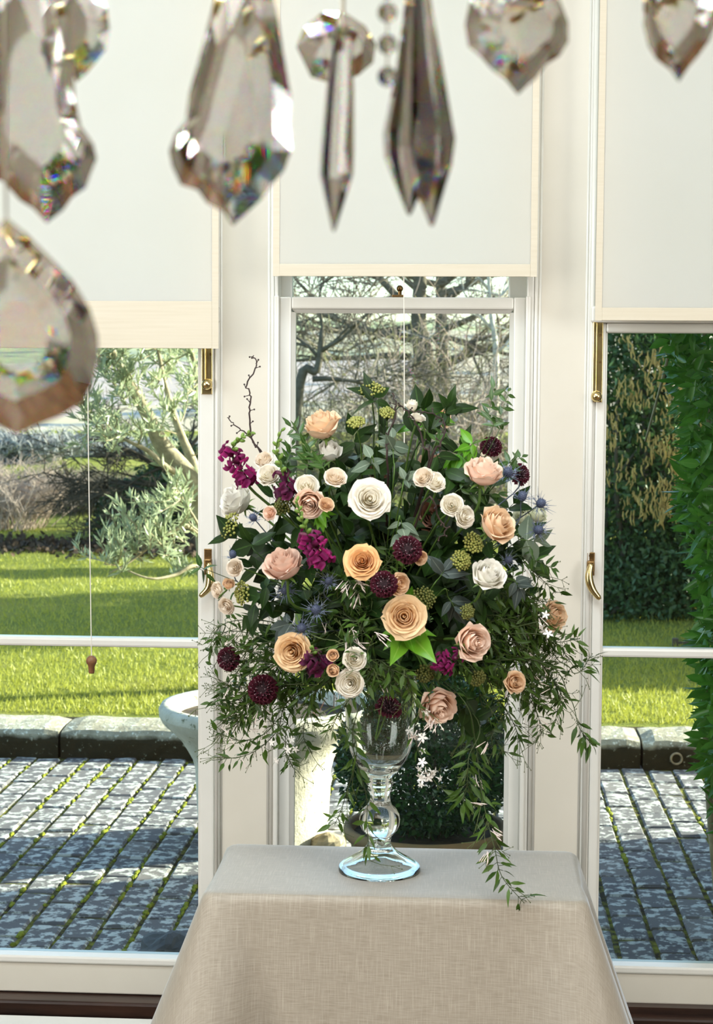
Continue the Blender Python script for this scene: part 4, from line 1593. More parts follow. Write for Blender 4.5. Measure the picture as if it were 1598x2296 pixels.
def rose_kit(style):
    """Meshes of a rose of radius 1: heart, petal rings [(mesh, azimuth, tilt)], calyx."""
    M0 = CREAM
    if style == 'open':
        heart = [(petal_mesh('p', .06 + .048 * i, .98 - .016 * i, math.radians(125 - 5 * i), 0 if i < 2 else min(.5, .050 / (.06 + .048 * i)), .5 if i < 2 else 0, M0, .85, .03, 10, 7, sd=i), GA * i, 0, 1) for i in range(10)]
        rings = [(.52, .82, 74, .14, 0, 5, .0), (.62, .77, 68, .20, 0, 5, .5), (.73, .70, 62, .27, 0, 5, .2), (.83, .60, 58, .34, 0, 5, .7), (.90, .46, 54, .38, 0, 5, .4)]
    elif style == 'goblet':
        heart = [(petal_mesh('p', .05 + .044 * i, 1.72 - .020 * i, math.radians(150 - 5 * i), min(.5, .035 / (.05 + .044 * i)), .04, M0, .85, .04, 10, 7, sd=i), GA * i, 0, 1) for i in range(10)]
        rings = [(.52, 1.56, 76, .06, .06, 4, .0), (.64, 1.50, 72, .12, .02, 4, .5), (.76, 1.42, 68, .20, 0, 4, .2), (.84, 1.30, 64, .27, 0, 4, .7), (.90, 1.06, 58, .34, 0, 3, .1)]
    elif style == 'bud':
        heart = [(petal_mesh('p', .06 + .045 * i, 1.75 - .015 * i, math.radians(150 - 4 * i), .06, .2, M0, .9, .03, 10, 7, sd=i), GA * i, 0, 1) for i in range(8)]
        rings = [(.58, 1.66, 80, .03, .22, 4, .0), (.70, 1.56, 74, .10, .10, 4, .5), (.80, 1.40, 66, .22, 0, 4, .2)]
    else:   # spray: a full cup of many small petals
        heart = [(petal_mesh('p', .05 + .050 * i, .98 - .020 * i, math.radians(110 - 3.0 * i), 0 if i < 2 else min(.6, .058 / (.05 + .050 * i)), .5 if i < 2 else 0, M0, .9, .02, 8, 6, sd=i * 1.7, ruf=.06), GA * i, 0, 1) for i in range(14)]
        rings = [(.74, .70, 58, .10, 0, 6, .0), (.82, .58, 56, .16, 0, 6, .5), (.88, .44, 54, .2, 0, 6, .2)]
    hm = merge_petals('heart', heart, M0)
    rg = []
    for rho, h, sp, rf, cl_, cnt_, ph in rings:
        for k in range(cnt_):
            if len(rg) < 60:
                rg.append((petal_mesh('petal', rho, h, math.radians(sp), rf * random.uniform(.7, 1.3), cl_, M0, random.uniform(.6, .8), random.uniform(.03, .10), sd=k * 2.1 + rho * 9),
                           2 * math.pi * (k + ph) / cnt_ + random.uniform(-.14, .14), random.uniform(-.05, .07)))
    cal = MB().ball((0, 0, -.06), .24, 10, 6, (1, 1, .9))
    sep = []
    for k in range(5):
        a = k * 1.2566
        w = .14
        vs_ = []
        for i, (r, z, ww) in enumerate(((.1, .05, .6), (.42, .02, 1), (.75, -.08, .7), (1.0, -.28, .05))):
            for s in (-1, 1):
                x, y = r * math.cos(a) - s * w * ww * math.sin(a), r * math.sin(a) + s * w * ww * math.cos(a)
                vs_.append((x * .8, y * .8, z))
        cal.add(vs_, [(0, 1, 3, 2), (2, 3, 5, 4), (4, 5, 7, 6)])
    return hm, rg, cal.mesh('calyx', SEPAL, True)


KITS = {s: [rose_kit(s) for _ in range(2)] for s in ('open', 'goblet', 'bud', 'spray')}
PX0, PY0 = 880, 1260
FLOWERS = []                     # (px, py, short name) of everything named so far, to name the greenery by


def hull_y(px, py, f=1.0):
    nd = ((px - PX0) / 430) ** 2 + ((py - PY0) / 430) ** 2
    return VY - .26 * f * math.sqrt(max(0.0, 1 - nd))


def set_mat(o, m):
    if o.data.materials[0] is not m:
        o.material_slots[0].link = 'OBJECT'
        o.material_slots[0].material = m


def basis(axis, roll=0.0):
    z = Vector(axis).normalized()
    x = z.orthogonal().normalized()
    y = z.cross(x)
    ca, sa = math.cos(roll), math.sin(roll)
    return Matrix((x * ca + y * sa, y * ca - x * sa, z)).transposed()


def stem_path(head, axis, bend=.10):
    d = FO + Vector((random.uniform(-.035, .035), random.uniform(-.035, .02), random.uniform(-.01, .06)))
    L = (head - d).length
    return curve_pts([d, d + (head - d) * .35 + Vector((0, 0, .02)), head - Vector(axis) * min(.06, L * .3), head], 5)


def rose(px, py, r, style, mat, ax, label, short, Y=None, cat='rose', group=None, name='rose', stem=True, tint=None):
    Y = Y or hull_y(px, py) - .035
    c = at(px, py, Y)
    R = r * Y / F * {'open': .88, 'goblet': .92, 'bud': .95, 'spray': .95}[style]
    axis = img(*ax)
    hh = {'open': .5, 'goblet': .8, 'bud': .85, 'spray': .5}[style]
    bpos = c - axis * (hh * R)
    o = empty(name, bpos, label, cat, group)
    hm, rg, cal = random.choice(KITS[style])
    B = basis(axis, random.uniform(0, 6.28))
    h = link('heart', hm, o)
    set_mat(h, mat)
    h.matrix_local = B.to_4x4() @ Matrix.Scale(R, 4)
    for me_, az, tl in rg:
        p = link('petal', me_, o)
        set_mat(p, mat)
        p.matrix_local = B.to_4x4() @ Matrix.Rotation(az, 4, 'Z') @ Matrix.Rotation(tl, 4, 'Y') @ Matrix.Scale(R, 4)
    k = link('calyx', cal, o)
    k.matrix_local = B.to_4x4() @ Matrix.Scale(R * (.95 if style != 'spray' else 1.0), 4)
    P = stem_path(bpos, axis)
    MB().tube(P, .0024 if r > 28 else .0016, 6).build('stem', STEM, o, smooth=True)
    FLOWERS.append((px, py, short))
    return o


# px, py, visible radius, style, petals, axis (right, up, to lens), label, short name, Y
ROSES = [
    (723, 955, 41, 'goblet', PEACH, (-.30, .88, .36), 'tall peach pink rose, highest large bloom at upper left', 'tall peach rose at upper left', 2.90),
    (1084, 1060, 40, 'goblet', PINK, (.2, .86, .42), 'peach rose in profile below the upper dark scabious, right side', 'peach rose at upper right', None),
    (1113, 1177, 41, 'goblet', PEACH, (.55, .5, .65), 'pale peach rose just left of the greenish white roses', 'pale peach rose at right', None),
    (636, 1268, 43, 'goblet', DUSTY, (-.2, .8, .5), 'dusty pink rose at left, above a blue thistle', 'dusty pink rose', None),
    (812, 1258, 38, 'open', ORANGE, (-.1, .25, .9), 'deep orange peach rose in the middle of the bouquet', 'orange peach rose', None),
    (906, 1382, 46, 'open', PEACHY, (.0, .12, 1), 'apricot rose facing forward above the bright green leaves', 'forward facing apricot rose', 2.75),
    (655, 1462, 43, 'open', PEACHY, (-.25, -.05, .95), 'apricot rose at lower left between two dark scabious heads', 'apricot rose at lower left', None),
    (1059, 1440, 40, 'goblet', PINK, (.4, .0, .8), 'pale pink rose behind a green snapdragon tip, lower right', 'pale pink rose at lower right', None),
    (981, 1582, 41, 'goblet', PINK, (.28, -.42, .85), 'pale peach rose nodding lowest, right of the vase bowl', 'lowest nodding rose', 2.86),
    (1238, 1382, 34, 'goblet', PEACH, (.6, .1, .75), 'pale peach rose at the far right edge, half in jasmine', 'peach rose at far right', 2.97),
    (1153, 1530, 24, 'goblet', PEACH, (.3, .1, .9), 'small peach rose sunk in the jasmine, lower right', 'sunken peach rose', None),
    (694, 1128, 33, 'goblet', PINK, (-.1, -.3, .9), 'pink rose tucked under a cream spray rose, left of middle', 'tucked pink rose', None),
    (973, 1158, 37, 'goblet', MAUVE, (-.1, .4, .85), 'shaded brown pink rose behind a dark twig, right of middle', 'shaded brown pink rose', 2.90),
    (843, 1052, 26, 'goblet', MAUVE, (.1, .6, .7), 'shaded peach rose half hidden behind grey eucalyptus leaves', 'hidden peach rose', 2.98),
    (966, 1040, 28, 'goblet', DUSTY, (-.1, .7, .6), 'peach rose hidden behind the paired cream spray roses', 'peach rose behind spray roses', 3.0),
    (988, 938, 24, 'goblet', PEACH, (.5, .5, .6), 'small peach rose behind green leaves at the top', 'peach rose at the top', 3.06),
    (829, 1118, 45, 'open', CREAM, (.1, .2, .97), 'large cream rose facing forward above the middle', 'large cream rose', 2.78),
    (531, 1122, 39, 'goblet', WHITEP, (-.65, .45, .5), 'white rose in profile at the far left edge', 'white rose at far left', 3.0),
    (1094, 1290, 38, 'goblet', WHITEP, (.3, .6, .7), 'white rose half open at right of the middle', 'white rose at right', None),
    (738, 1014, 29, 'bud', WHITEP, (.15, .6, .5), 'white rose bud directly under the tall peach pink rose', 'white bud under tall rose', 2.90),
    (1172, 1160, 23, 'bud', GREENW, (-.4, .4, .7), 'greenish white rose bud left of its twin, far right', 'left greenish white bud', 2.99),
    (1204, 1154, 23, 'bud', GREENW, (.7, .3, .6), 'greenish white rose bud at the outer right, under a thistle', 'outer greenish white bud', 3.0),
]
for a in ROSES:
    rose(*a[:8], Y=a[8], group='large roses in the bouquet')
SPR = [
    (752, 1068, 26, SPRAY, (.1, .55, .8), 'cream spray rose on a long stem left of the large cream rose', 'spray rose left of cream rose'),
    (687, 1088, 28, CREAM, (.0, .35, .9), 'round cream spray rose directly above the tucked pink rose', 'spray rose over pink rose'),
    (601, 1062, 28, CREAM, (-.2, .5, .8), 'cream spray rose beside the upper magenta snapdragon, nearer one', 'spray rose by the snapdragon'),
    (590, 1028, 22, SPRAY, (-.3, .6, .7), 'shaded cream spray rose behind the one by the snapdragon', 'shaded spray rose at upper left'),
    (975, 1078, 26, CREAM, (.25, .5, .8), 'cream spray rose, right of a touching pair at upper right', 'right spray rose of the pair'),
    (948, 1068, 24, SPRAY, (-.3, .4, .8), 'cream spray rose, left of a touching pair at upper right', 'left spray rose of the pair'),
    (1013, 1131, 26, CREAM, (-.05, .2, .95), 'cream spray rose facing forward above its open neighbour', 'forward cream spray rose'),
    (1043, 1158, 26, CREAM, (.5, .05, .85), 'cream spray rose opening to the right, below its neighbour', 'right turned spray rose'),
    (924, 910, 16, CREAM, (-.3, .9, .3), 'tiny cream bud, topmost flower of the bouquet', 'topmost cream bud'),
    (937, 934, 18, CREAM, (.2, .8, .4), 'small cream bud just below the topmost bud', 'second cream bud at the top'),
    (525, 1273, 21, SPRAY, (-.3, .1, .9), 'pale spray rose hanging under a thistle, left edge', 'spray rose under thistle'),
    (485, 1324, 20, SPRAY, (-.7, -.1, .7), 'blush spray rose, leftmost flower beside the window handle', 'leftmost spray rose'),
    (512, 1311, 15, SPRAYP, (.1, .5, .8), 'small peach bud right of the leftmost spray rose', 'peach bud at left edge'),
    (506, 1360, 21, SPRAY, (-.4, -.3, .8), 'pale spray rose below the green viburnum buds, left edge', 'lowest spray rose on left edge'),
    (732, 1130, 18, SPRAYP, (.2, .4, .85), 'small peach spray bud right of the tucked pink rose', 'peach bud by pink rose'),
    (945, 1252, 17, SPRAYP, (.5, -.2, .8), 'small tan bud right of the middle dark scabious', 'tan bud by scabious'),
    (897, 1311, 27, SPRAYP, (.5, -.1, .8), 'blush spray rose half behind the central dark scabious', 'blush rose behind scabious'),
    (795, 1477, 27, CREAM, (.1, .2, .95), 'cream spray rose, upper of two above the vase', 'upper spray rose over the vase'),
    (784, 1533, 33, CREAM, (-.15, .0, .95), 'wide open cream rose, lower of two above the vase', 'lower cream rose over the vase'),
    (746, 1470, 15, SPRAYP, (-.1, .3, .9), 'small cream bud above a peach bud, lower middle', 'cream bud in lower middle'),
    (747, 1503, 16, SPRAYP, (-.2, .0, .9), 'small peach bud beside the open cream rose, lower middle', 'peach bud in lower middle'),
    (603, 1150, 17, PINK, (-.4, .1, .8), 'pale pink spray rose half hidden behind viburnum buds, left', 'half hidden pink spray rose'),
]
for a in SPR:
    rose(a[0], a[1], a[2], 'bud' if a[2] < 17 else 'spray', a[3], a[4], a[5], a[6], Y=2.74 if a[1] > 1440 and a[0] > 740 else None, cat='spray rose', group='spray roses in the bouquet', name='spray_rose')


# ---- scabious
def frill(name, mat, L, wd, seed):
    V, Q, U = [], [], []
    nu, nv = 6, 4
    for j in range(nv + 1):
        v = j / nv
        for i in range(nu + 1):
            u = -1 + 2 * i / nu
            w = wd * (.35 + .65 * v)
            V.append((u * w, L * v * (1 - .12 * u * u) + (.06 * L * math.sin(u * 9 + seed) if j == nv else 0), .22 * L * math.sin(u * 5 + seed) * v - .18 * L * v * v + .25 * L * v))
            U.append((i / nu, v))
    for j in range(nv):
        for i in range(nu):
            a = j * (nu + 1) + i
            Q.append((a, a + 1, a + nu + 2, a + nu + 1))
    me = npmesh(name, V, Q, mat, True)
    uv = me.uv_layers.new(name='uv')
    uv.data.foreach_set('uv', np.array(U, dtype=np.float32)[np.array(Q).ravel()].ravel())
    return me


FR = [frill('petal', BURG, 1, .42, s * 1.9) for s in range(4)]
cm = MB().ball((0, 0, 0), .62, 14, 8, (1, 1, .62))
SCC = cm.mesh('heart', BURGC, True)
pm = MB()
for k in range(70):
    z = 1 - (k + .5) / 70 * .95
    a = GA * k
    r = math.sqrt(max(0, 1 - z * z))
    p = Vector((r * math.cos(a) * .68, r * math.sin(a) * .68, z * .46))
    q = Vector((p.x * 1.22, p.y * 1.22, p.z * 1.28 + .08))
    if k % 2:
        pm.tube([p * .9, q], .010, 3)
        pm.ball(q, .026, 5, 4)
SCP = pm.mesh('pins', PIN)


def scabious(px, py, r, ax, label, short, Y=None):
    Y = (Y or hull_y(px, py, 1.02)) - .03
    c = at(px, py, Y)
    R = r * Y / F
    axis = img(*ax)
    bpos = c - axis * (.15 * R)
    o = empty('scabious', bpos, label, 'scabious', 'dark scabious heads')
    B = basis(axis, random.uniform(0, 6.28)).to_4x4()
    h = link('heart', SCC, o)
    h.matrix_local = B @ Matrix.Scale(R, 4)
    tag(link('pins', SCP, h), kind='stuff')
    for ring, (n_, rr, zz, tilt, L) in enumerate(((13, .42, -.10, -.15, .62), (13, .40, .08, .35, .56), (11, .36, .20, .75, .46), (8, .26, .30, 1.05, .36))):
        for k in range(n_):
            a = 2 * math.pi * (k + .5 * ring) / n_ + random.uniform(-.1, .1)
            p = link('petal', random.choice(FR), o)
            p.matrix_local = B @ Matrix.Scale(R, 4) @ Matrix.Rotation(a, 4, 'Z') @ Matrix.Translation((0, rr, zz)) @ Matrix.Rotation(tilt + random.uniform(-.2, .2), 4, 'X') @ Matrix.Scale(L, 4)
    MB().tube(stem_path(c - axis * (.35 * R), axis), .0013, 5).build('stem', STEM, o, smooth=True)
    FLOWERS.append((px, py, short))


for a in [
    (1102, 999, 25, (.15, .5, .8), 'dark burgundy scabious, highest at right, over a peach rose', 'highest dark scabious', 3.0),
    (1167, 1062, 26, (.6, .3, .7), 'dark burgundy scabious at the far right behind a thistle', 'dark scabious at far right', 3.0),
    (914, 1230, 33, (.05, .35, .9), 'burgundy scabious with pale pins right of the orange peach rose', 'upper middle scabious', 2.75),
    (860, 1308, 31, (-.1, .3, .92), 'burgundy scabious in the centre between two peach roses', 'central scabious', 2.74),
    (509, 1477, 28, (-.5, .1, .8), 'dark red scabious on the far left, above the window rail', 'dark red scabious at far left', 3.0),
    (588, 1545, 34, (-.1, .2, .95), 'dark red scabious hanging low on the left', 'low left scabious', 2.95),
    (873, 1583, 31, (.3, .75, .4), 'dark scabious tipped sideways over the vase bowl', 'scabious over the vase', 2.86),
]:
    scabious(*a)


# ---- snapdragons
def floret_mesh(mat):
    m = []
    V, Q, U = [], [], []

    def sheet_(fn, nu=5, nv=5):
        n0 = len(V)
        for j in range(nv + 1):
            for i in range(nu + 1):
                V.append(fn(-1 + 2 * i / nu, j / nv))
                U.append((i / nu, j / nv))
        for j in range(nv):
            for i in range(nu):
                a = n0 + j * (nu + 1) + i
                Q.append((a, a + 1, a + nu + 2, a + nu + 1))
    # throat, two raised upper lobes, three spreading lower lobes; opens along +Z
    sheet_(lambda u, v: (.20 * math.cos(u * math.pi) * (1 + .5 * v), .20 * math.sin(u * math.pi) * (1 + .4 * v), .7 * v), 10, 4)
    for s in (-1, 1):
        sheet_(lambda u, v: (s * .18 + u * .24 * (1 - .3 * v) + s * .14 * v, .22 + .42 * v + .06 * math.sin(u * 4), .66 + .25 * v - .45 * v * v + .08 * u * u))
    for s in (-1, 0, 1):
        sheet_(lambda u, v: (s * .24 + u * .20 * (1 - .25 * v) + s * .18 * v, -.20 - .36 * v + .10 * abs(s) * v, .70 + .18 * math.sin(v * 3.1) - .30 * v + .06 * u * u))
    sheet_(lambda u, v: (u * .26, -.20 + .34 * v, .74 + .16 * math.sin(v * 3.14)))
    me = npmesh('floret', V, Q, mat, True)
    uv = me.uv_layers.new(name='uv')
    uv.data.foreach_set('uv', np.array(U, dtype=np.float32)[np.array(Q).ravel()].ravel())
    return me


FLM = {MAG: floret_mesh(MAG), MAGD: floret_mesh(MAGD)}
SBUD = MB().ball((0, 0, .5), .5, 8, 6, (.55, .55, 1)).mesh('bud', SNAPB, True)
SBUDM = MB().ball((0, 0, .5), .5, 8, 6, (.5, .5, 1)).mesh('bud', MAGD, True)
COLB = leaf_mat('purple_bud', '#6d3a50', '#8a4f68', .5, .2)
SBUDM.materials[0] = COLB


def snapdragon(path, mat, label, short, nfl=6, nbud=12, fl=(.2, .65), bsz=.011, fsz=.026, f_side=None):
    """path: picture points from the lowest flower to the tip."""
    Y = hull_y(path[0][0], path[0][1], 1.04)
    P = curve_pts([at(px, py, Y - .01 * i) for i, (px, py) in enumerate(path)], 8)
    o = empty('snapdragon', P[0], label, 'snapdragon', 'snapdragon spikes')
    d = FO + Vector((random.uniform(-.02, .02), 0, .03))
    S = curve_pts([d, (d + P[0]) / 2 + Vector((0, 0, .03)), P[0] - (P[1] - P[0]).normalized() * .02, P[0]], 4)
    MB().tube(S[:-1] + P, [.0026] * (len(S) - 1) + [.0026 * (1 - .6 * i / len(P)) for i in range(len(P))], 6).build('stem', STEM, o, smooth=True)
    m = len(P) - 1
    toc = img(0, 0, 1)
    for k in range(nfl):
        f = fl[0] + (fl[1] - fl[0]) * k / max(1, nfl - 1)
        i = min(m - 1, int(f * m))
        tg = (P[i + 1] - P[i]).normalized()
        a = GA * k
        side = (tg.orthogonal().normalized())
        sd = (Matrix.Rotation(a, 3, tg) @ side)
        sd = (sd + toc * .8 + tg * .25).normalized()
        q = link('floret', FLM[mat], o)
        q.matrix_local = Matrix.Translation(P[i] - P[0]) @ basis(sd, a).to_4x4() @ Matrix.Scale(fsz * random.uniform(.85, 1.15), 4)
    for k in range(nbud):
        f = fl[1] + (1 - fl[1]) * (k + .5) / nbud
        i = min(m - 1, int(f * m))
        tg = (P[i + 1] - P[i]).normalized()
        sd = (Matrix.Rotation(GA * k, 3, tg) @ tg.orthogonal().normalized())
        sd = (sd * .8 + tg * (.5 + .6 * k / nbud)).normalized()
        q = link('bud', SBUDM if k < 2 else SBUD, o)
        q.matrix_local = Matrix.Translation(P[i] - P[0]) @ basis(sd, 0).to_4x4() @ Matrix.Scale(bsz * (1.35 - .6 * k / nbud), 4)
    FLOWERS.append((path[len(path) // 2][0], path[len(path) // 2][1], short))


snapdragon([(560, 1085), (545, 1060), (525, 1035), (522, 1005), (538, 985), (567, 968)], MAG, 'magenta snapdragon with a curled green tip at upper left', 'curled magenta snapdragon', 7, 13, (.0, .5))
snapdragon([(650, 1110), (640, 1085), (628, 1040), (620, 1000), (632, 962)], MAGD, 'dark plum snapdragon with an upright green tip, left of the tall peach rose', 'upright plum snapdragon', 4, 14, (.0, .3))
snapdragon([(720, 1260), (708, 1235), (690, 1195), (675, 1160), (664, 1118)], MAG, 'magenta snapdragon with a leaning green tip, left of middle', 'leaning magenta snapdragon', 7, 14, (.0, .42))
snapdragon([(985, 1500), (995, 1482), (1015, 1478), (1035, 1462), (1046, 1442)], MAG, 'magenta snapdragon lying sideways at lower right', 'sideways magenta snapdragon', 6, 11, (.0, .5), fsz=.022, bsz=.009)
snapdragon([(720, 1500), (712, 1488), (704, 1474), (700, 1452)], MAGD, 'dark plum snapdragon sunk beside the lower apricot rose', 'sunk plum snapdragon', 5, 5, (.0, .6))

# ---- blue thistles
hd = MB().ball((0, 0, 0), .40, 12, 8, (1, 1, 1.2))
for k in range(90):
    z = 1 - 2 * (k + .5) / 90
    if z < -.6:
        continue
    r = math.sqrt(1 - z * z)
    p = Vector((r * math.cos(GA * k) * .40, r * math.sin(GA * k) * .40, z * .48))
    t1 = p * 1.22
    u = p.orthogonal().normalized() * .035
    w = p.cross(u).normalized() * .035
    hd.add([p * .97 + u, p * .97 - u * .5 + w, p * .97 - u * .5 - w, t1], [(0, 1, 3), (1, 2, 3), (2, 0, 3)])
THH = hd.mesh('head', THIS)
br = MB()
pts_ = [(-.045, 0, 0), (.045, 0, 0), (.03, .6, .03), (.008, 1.35, .05), (-.008, 1.35, .05), (-.03, .6, .03)]
br.add(pts_ + [(0, 0, -.03), (0, .5, 0)], [(0, 1, 2, 5), (5, 2, 3, 4), (1, 6, 7, 2), (6, 0, 5, 7)])
for s in (-1, 1):
    br.add([(s * .03, .5, .03), (s * .20, .85, .05), (s * .025, .62, .03)], [(0, 1, 2)])
THB = br.mesh('bract', THISB)


def thistle(px, py, r, ax, label, short, Y=None):
    Y = Y or hull_y(px, py, 1.03)
    c = at(px, py, Y)
    R = r * Y / F
    axis = img(*ax)
    o = empty('blue_thistle', c - axis * R * .4, label, 'thistle', 'blue thistles')
    B = basis(axis, random.uniform(0, 6)).to_4x4()
    h = link('head', THH, o)
    h.matrix_local = B @ Matrix.Translation((0, 0, .36 * R)) @ Matrix.Scale(R * .95, 4)
    for k in range(13):
        b = link('bract', THB, o)
        b.matrix_local = B @ Matrix.Rotation(k * .4833 + random.uniform(-.12, .12), 4, 'Z') @ Matrix.Rotation(random.uniform(.05, .6), 4, 'X') @ Matrix.Scale(R * random.uniform(.9, 1.25), 4)
    MB().tube(stem_path(c - axis * R * .4, axis), .0011, 5).build('stem', THISB, o, smooth=True)
    FLOWERS.append((px, py, short))


for a in [
    (1138, 1058, 27, (-.2, .5, .8), 'blue thistle in front of the far right scabious', 'thistle before the far right scabious'),
    (1171, 1112, 26, (.2, .8, .5), 'fat blue thistle above the greenish white buds', 'fat thistle at right'),
    (1213, 1128, 27, (.5, .4, .75), 'spiky blue thistle, outermost at upper right', 'outermost thistle'),
    (1207, 1188, 27, (.4, .1, .9), 'spiky blue thistle in front of a grey leaf, right edge', 'thistle on the grey leaf'),
    (641, 1322, 28, (.1, .1, .95), 'blue thistle just below the dusty pink rose', 'thistle under the dusty pink rose'),
    (708, 1366, 28, (.0, .4, .9), 'blue thistle, middle of three at left', 'middle left thistle'),
    (676, 1408, 28, (.1, .2, .95), 'blue thistle just above the lower apricot rose', 'thistle over the apricot rose'),
    (522, 1242, 22, (-.2, .8, .5), 'small blue thistle on the left edge above a pale spray rose', 'thistle on the left edge'),
    (567, 1160, 22, (-.5, .6, .6), 'small dark thistle below the far left white rose', 'thistle under the white rose'),
    (737, 1302, 22, (.1, .4, .85), 'shaded blue thistle right of the dusty pink rose', 'shaded thistle'),
    (1140, 1255, 20, (.5, .4, .7), 'small dark thistle above the right hand white rose', 'thistle over the white rose'),
]:
    thistle(*a)

# ------------------------------------------------------------------ greenery
LVIB = [leaf_mesh('leaf', VIB, 1, w_, .10, c_) for w_, c_ in ((.50, .18), (.44, .3), (.55, .05))]
LCHO = [leaf_mesh('leaf', CHOI, 1, w_, .16, c_) for w_, c_ in ((.46, .15), (.40, .25))]
LJAS = [leaf_mesh('leaf', JAS, 1, w_, .14, c_, n=4) for w_, c_ in ((.28, .25), (.22, .45), (.33, .1))]
LLEN = [leaf_mesh('leaf', LENT, 1, w_, .10, c_, n=4) for w_, c_ in ((.38, .12), (.33, .2))]
LEUC = [leaf_mesh('leaf', EUC, 1, w_, .06, c_) for w_, c_ in ((.58, .12), (.50, .2), (.66, .05))]
LEUD = [leaf_mesh('leaf', EUCD, 1, w_, .06, c_) for w_, c_ in ((.52, .15), (.44, .25))]
USED = set()
DIRW = ('above', 'right of', 'below', 'left of')


def near_label(what, px, py):
    """A label that names the greenery by the nearest flower it stands beside."""
    for fx, fy, sh in sorted(FLOWERS, key=lambda f: (f[0] - px) ** 2 + (f[1] - py) ** 2):
        dx, dy = px - fx, py - fy
        w = ('right of' if dx > 0 else 'left of') if abs(dx) > abs(dy) else ('below' if dy > 0 else 'above')
        s = f'{what} {w} the {sh}'
        if s not in USED and len(s.split()) <= 16:
            USED.add(s)
            return s
    return what


def sprig(name, path, leaves, n, size, mat, what, cat, group, stem_r=.0014, spread=.9, start=.35, Y=None, face=(0, .5, .8), opposite=True, jitter=.35, size_var=.25, taper=.35, stem_to_foam=True, label=None, whorl=0):
    """A stem from the foam along the picture path, leaves in pairs along its outer part. path: (px, py[, Y])."""
    pts = [at(p[0], p[1], p[2] if len(p) > 2 else (Y or hull_y(p[0], p[1], .9))) for p in path]
    if stem_to_foam:
        d = FO + Vector((random.uniform(-.03, .03), random.uniform(-.03, .03), random.uniform(-.01, .05)))
        pts = [d] + pts
    P = curve_pts(pts, 8)
    tip = path[-1]
    o = empty(name, P[0], label or near_label(what, path[-1][0], path[-1][1]), cat, group)
    m = len(P) - 1
    MB().tube(P, [stem_r * (1 - .6 * i / m) for i in range(m + 1)], 5).build('stem', mat, o, smooth=True)
    fv = img(*face)
    k = 0
    pairs = max(1, n // 2)
    for j in range(pairs):
        f = start + (1 - start) * (j + .5) / pairs
        i = min(m - 1, int(f * m))
        base = P[i].lerp(P[i + 1], f * m - i if f * m - i < 1 else 1)
        tg = (P[i + 1] - P[i]).normalized()
        ax = (Matrix.Rotation((j % 2) * math.pi / 2 * .8 + random.uniform(-.4, .4), 3, tg) @ tg.cross(fv).normalized()) if tg.cross(fv).length > .05 else tg.orthogonal().normalized()
        for s in (-1, 1):
            dv_ = (tg * (1.0 - spread * .55) + ax * s * spread + Vector((random.gauss(0, jitter), random.gauss(0, jitter), random.gauss(0, jitter)))).normalized()
            nr_ = fv + Vector((random.gauss(0, .3), random.gauss(0, .3), random.gauss(0, .3)))
            sc = size * random.uniform(1 - size_var, 1 + size_var) * (1 - taper * max(0, f - .6))
            q = link('leaf', random.choice(leaves), o)
            set_leaf(q, base - P[0], dv_, nr_, sc)
    for w in range(1 + whorl):
        q = link('leaf', random.choice(leaves), o)
        tg = (P[-1] - P[-2]).normalized()
        dv_ = tg + (Vector((random.gauss(0, .7), random.gauss(0, .7), random.gauss(0, .7))) if w else Vector((0, 0, 0)))
        set_leaf(q, P[-1] - P[0], dv_, fv + Vector((random.gauss(0, .3), 0, random.gauss(0, .3))), size * .8)
    return o


random.seed(23)
# large dark leaves that fill the body of the bouquet
fill = []
for ring, (cnt_, rx, ry, f) in enumerate(((6, 70, 60, .45), (11, 130, 120, .72), (18, 225, 205, .68), (24, 305, 290, .5))):
    for k in range(cnt_):
        a = 2 * math.pi * (k + .37 * ring) / cnt_
        px, py = PX0 + rx * math.cos(a) + random.uniform(-18, 18), 1265 - ry * math.sin(a) + random.uniform(-18, 18)
        if py > 1500:
            continue
        fill.append((px, py, f))
for px, py, f in fill:
    Yt = hull_y(px, py, f)
    mid = (PX0 + (px - PX0) * .55, 1440 + (py - 1440) * .6, VY - (VY - Yt) * .5)
    sprig('viburnum_branch', [mid, (px, py, Yt)], LVIB, 14, .052, VIB, 'branch of dark green oval leaves', 'foliage', 'dark leafy branches filling the bouquet', spread=1.0, start=.42, jitter=.4)
named_vib = [([(600, 1260), (560, 1215), (505, 1205)], 'dark leaves stretching left under the viburnum buds at the left edge', 10),
             ([(640, 1320), (590, 1330), (560, 1380)], 'drooping dark oval leaves right of the lowest left spray roses', 10),
             ([(850, 960), (836, 900), (832, 882)], 'dark leaves crowned by viburnum buds at the very top', 9),
             ([(880, 960), (925, 925), (955, 918)], 'broad dark leaves at the top, left of the arched twig', 8),
             ([(985, 960), (1000, 935), (1012, 905)], 'glossy leaves at the top right under the twig arch', 8),
             ([(1030, 1330), (1065, 1340), (1090, 1350)], 'broad dark leaves below the right hand white rose', 8),
             ([(1020, 1540), (1050, 1590), (1085, 1650)], 'long dark leaves hanging right of the lowest rose', 12),
             ([(930, 1010), (1000, 1060), (1030, 1090)], 'broad green leaves left of the upper right peach rose', 10)]
for path, lab, n_ in named_vib:
    sprig('viburnum_branch', path, LVIB, n_, .048, VIB, '', 'foliage', 'dark leafy branches filling the bouquet', label=lab, start=.5, jitter=.3)

# bright fresh leaves
for path, lab, n_, sz in [
    ([(720, 1170), (722, 1158)], 'small bright green rosette of leaves left of middle', 12, .026),
    ([(1060, 1030), (1045, 1005)], 'bright arching leaves above the upper right peach rose', 8, .040)]:
    yy = 2.765 if sz > .03 and path[0][0] < 1000 else None
    sprig('choisya_sprig', path if yy is None else [(a, b, yy) for a, b in path], LCHO, n_, sz, STEM, '', 'foliage', 'bright green leaf sprigs', label=lab, start=.80, spread=1.15, jitter=.4, whorl=2)

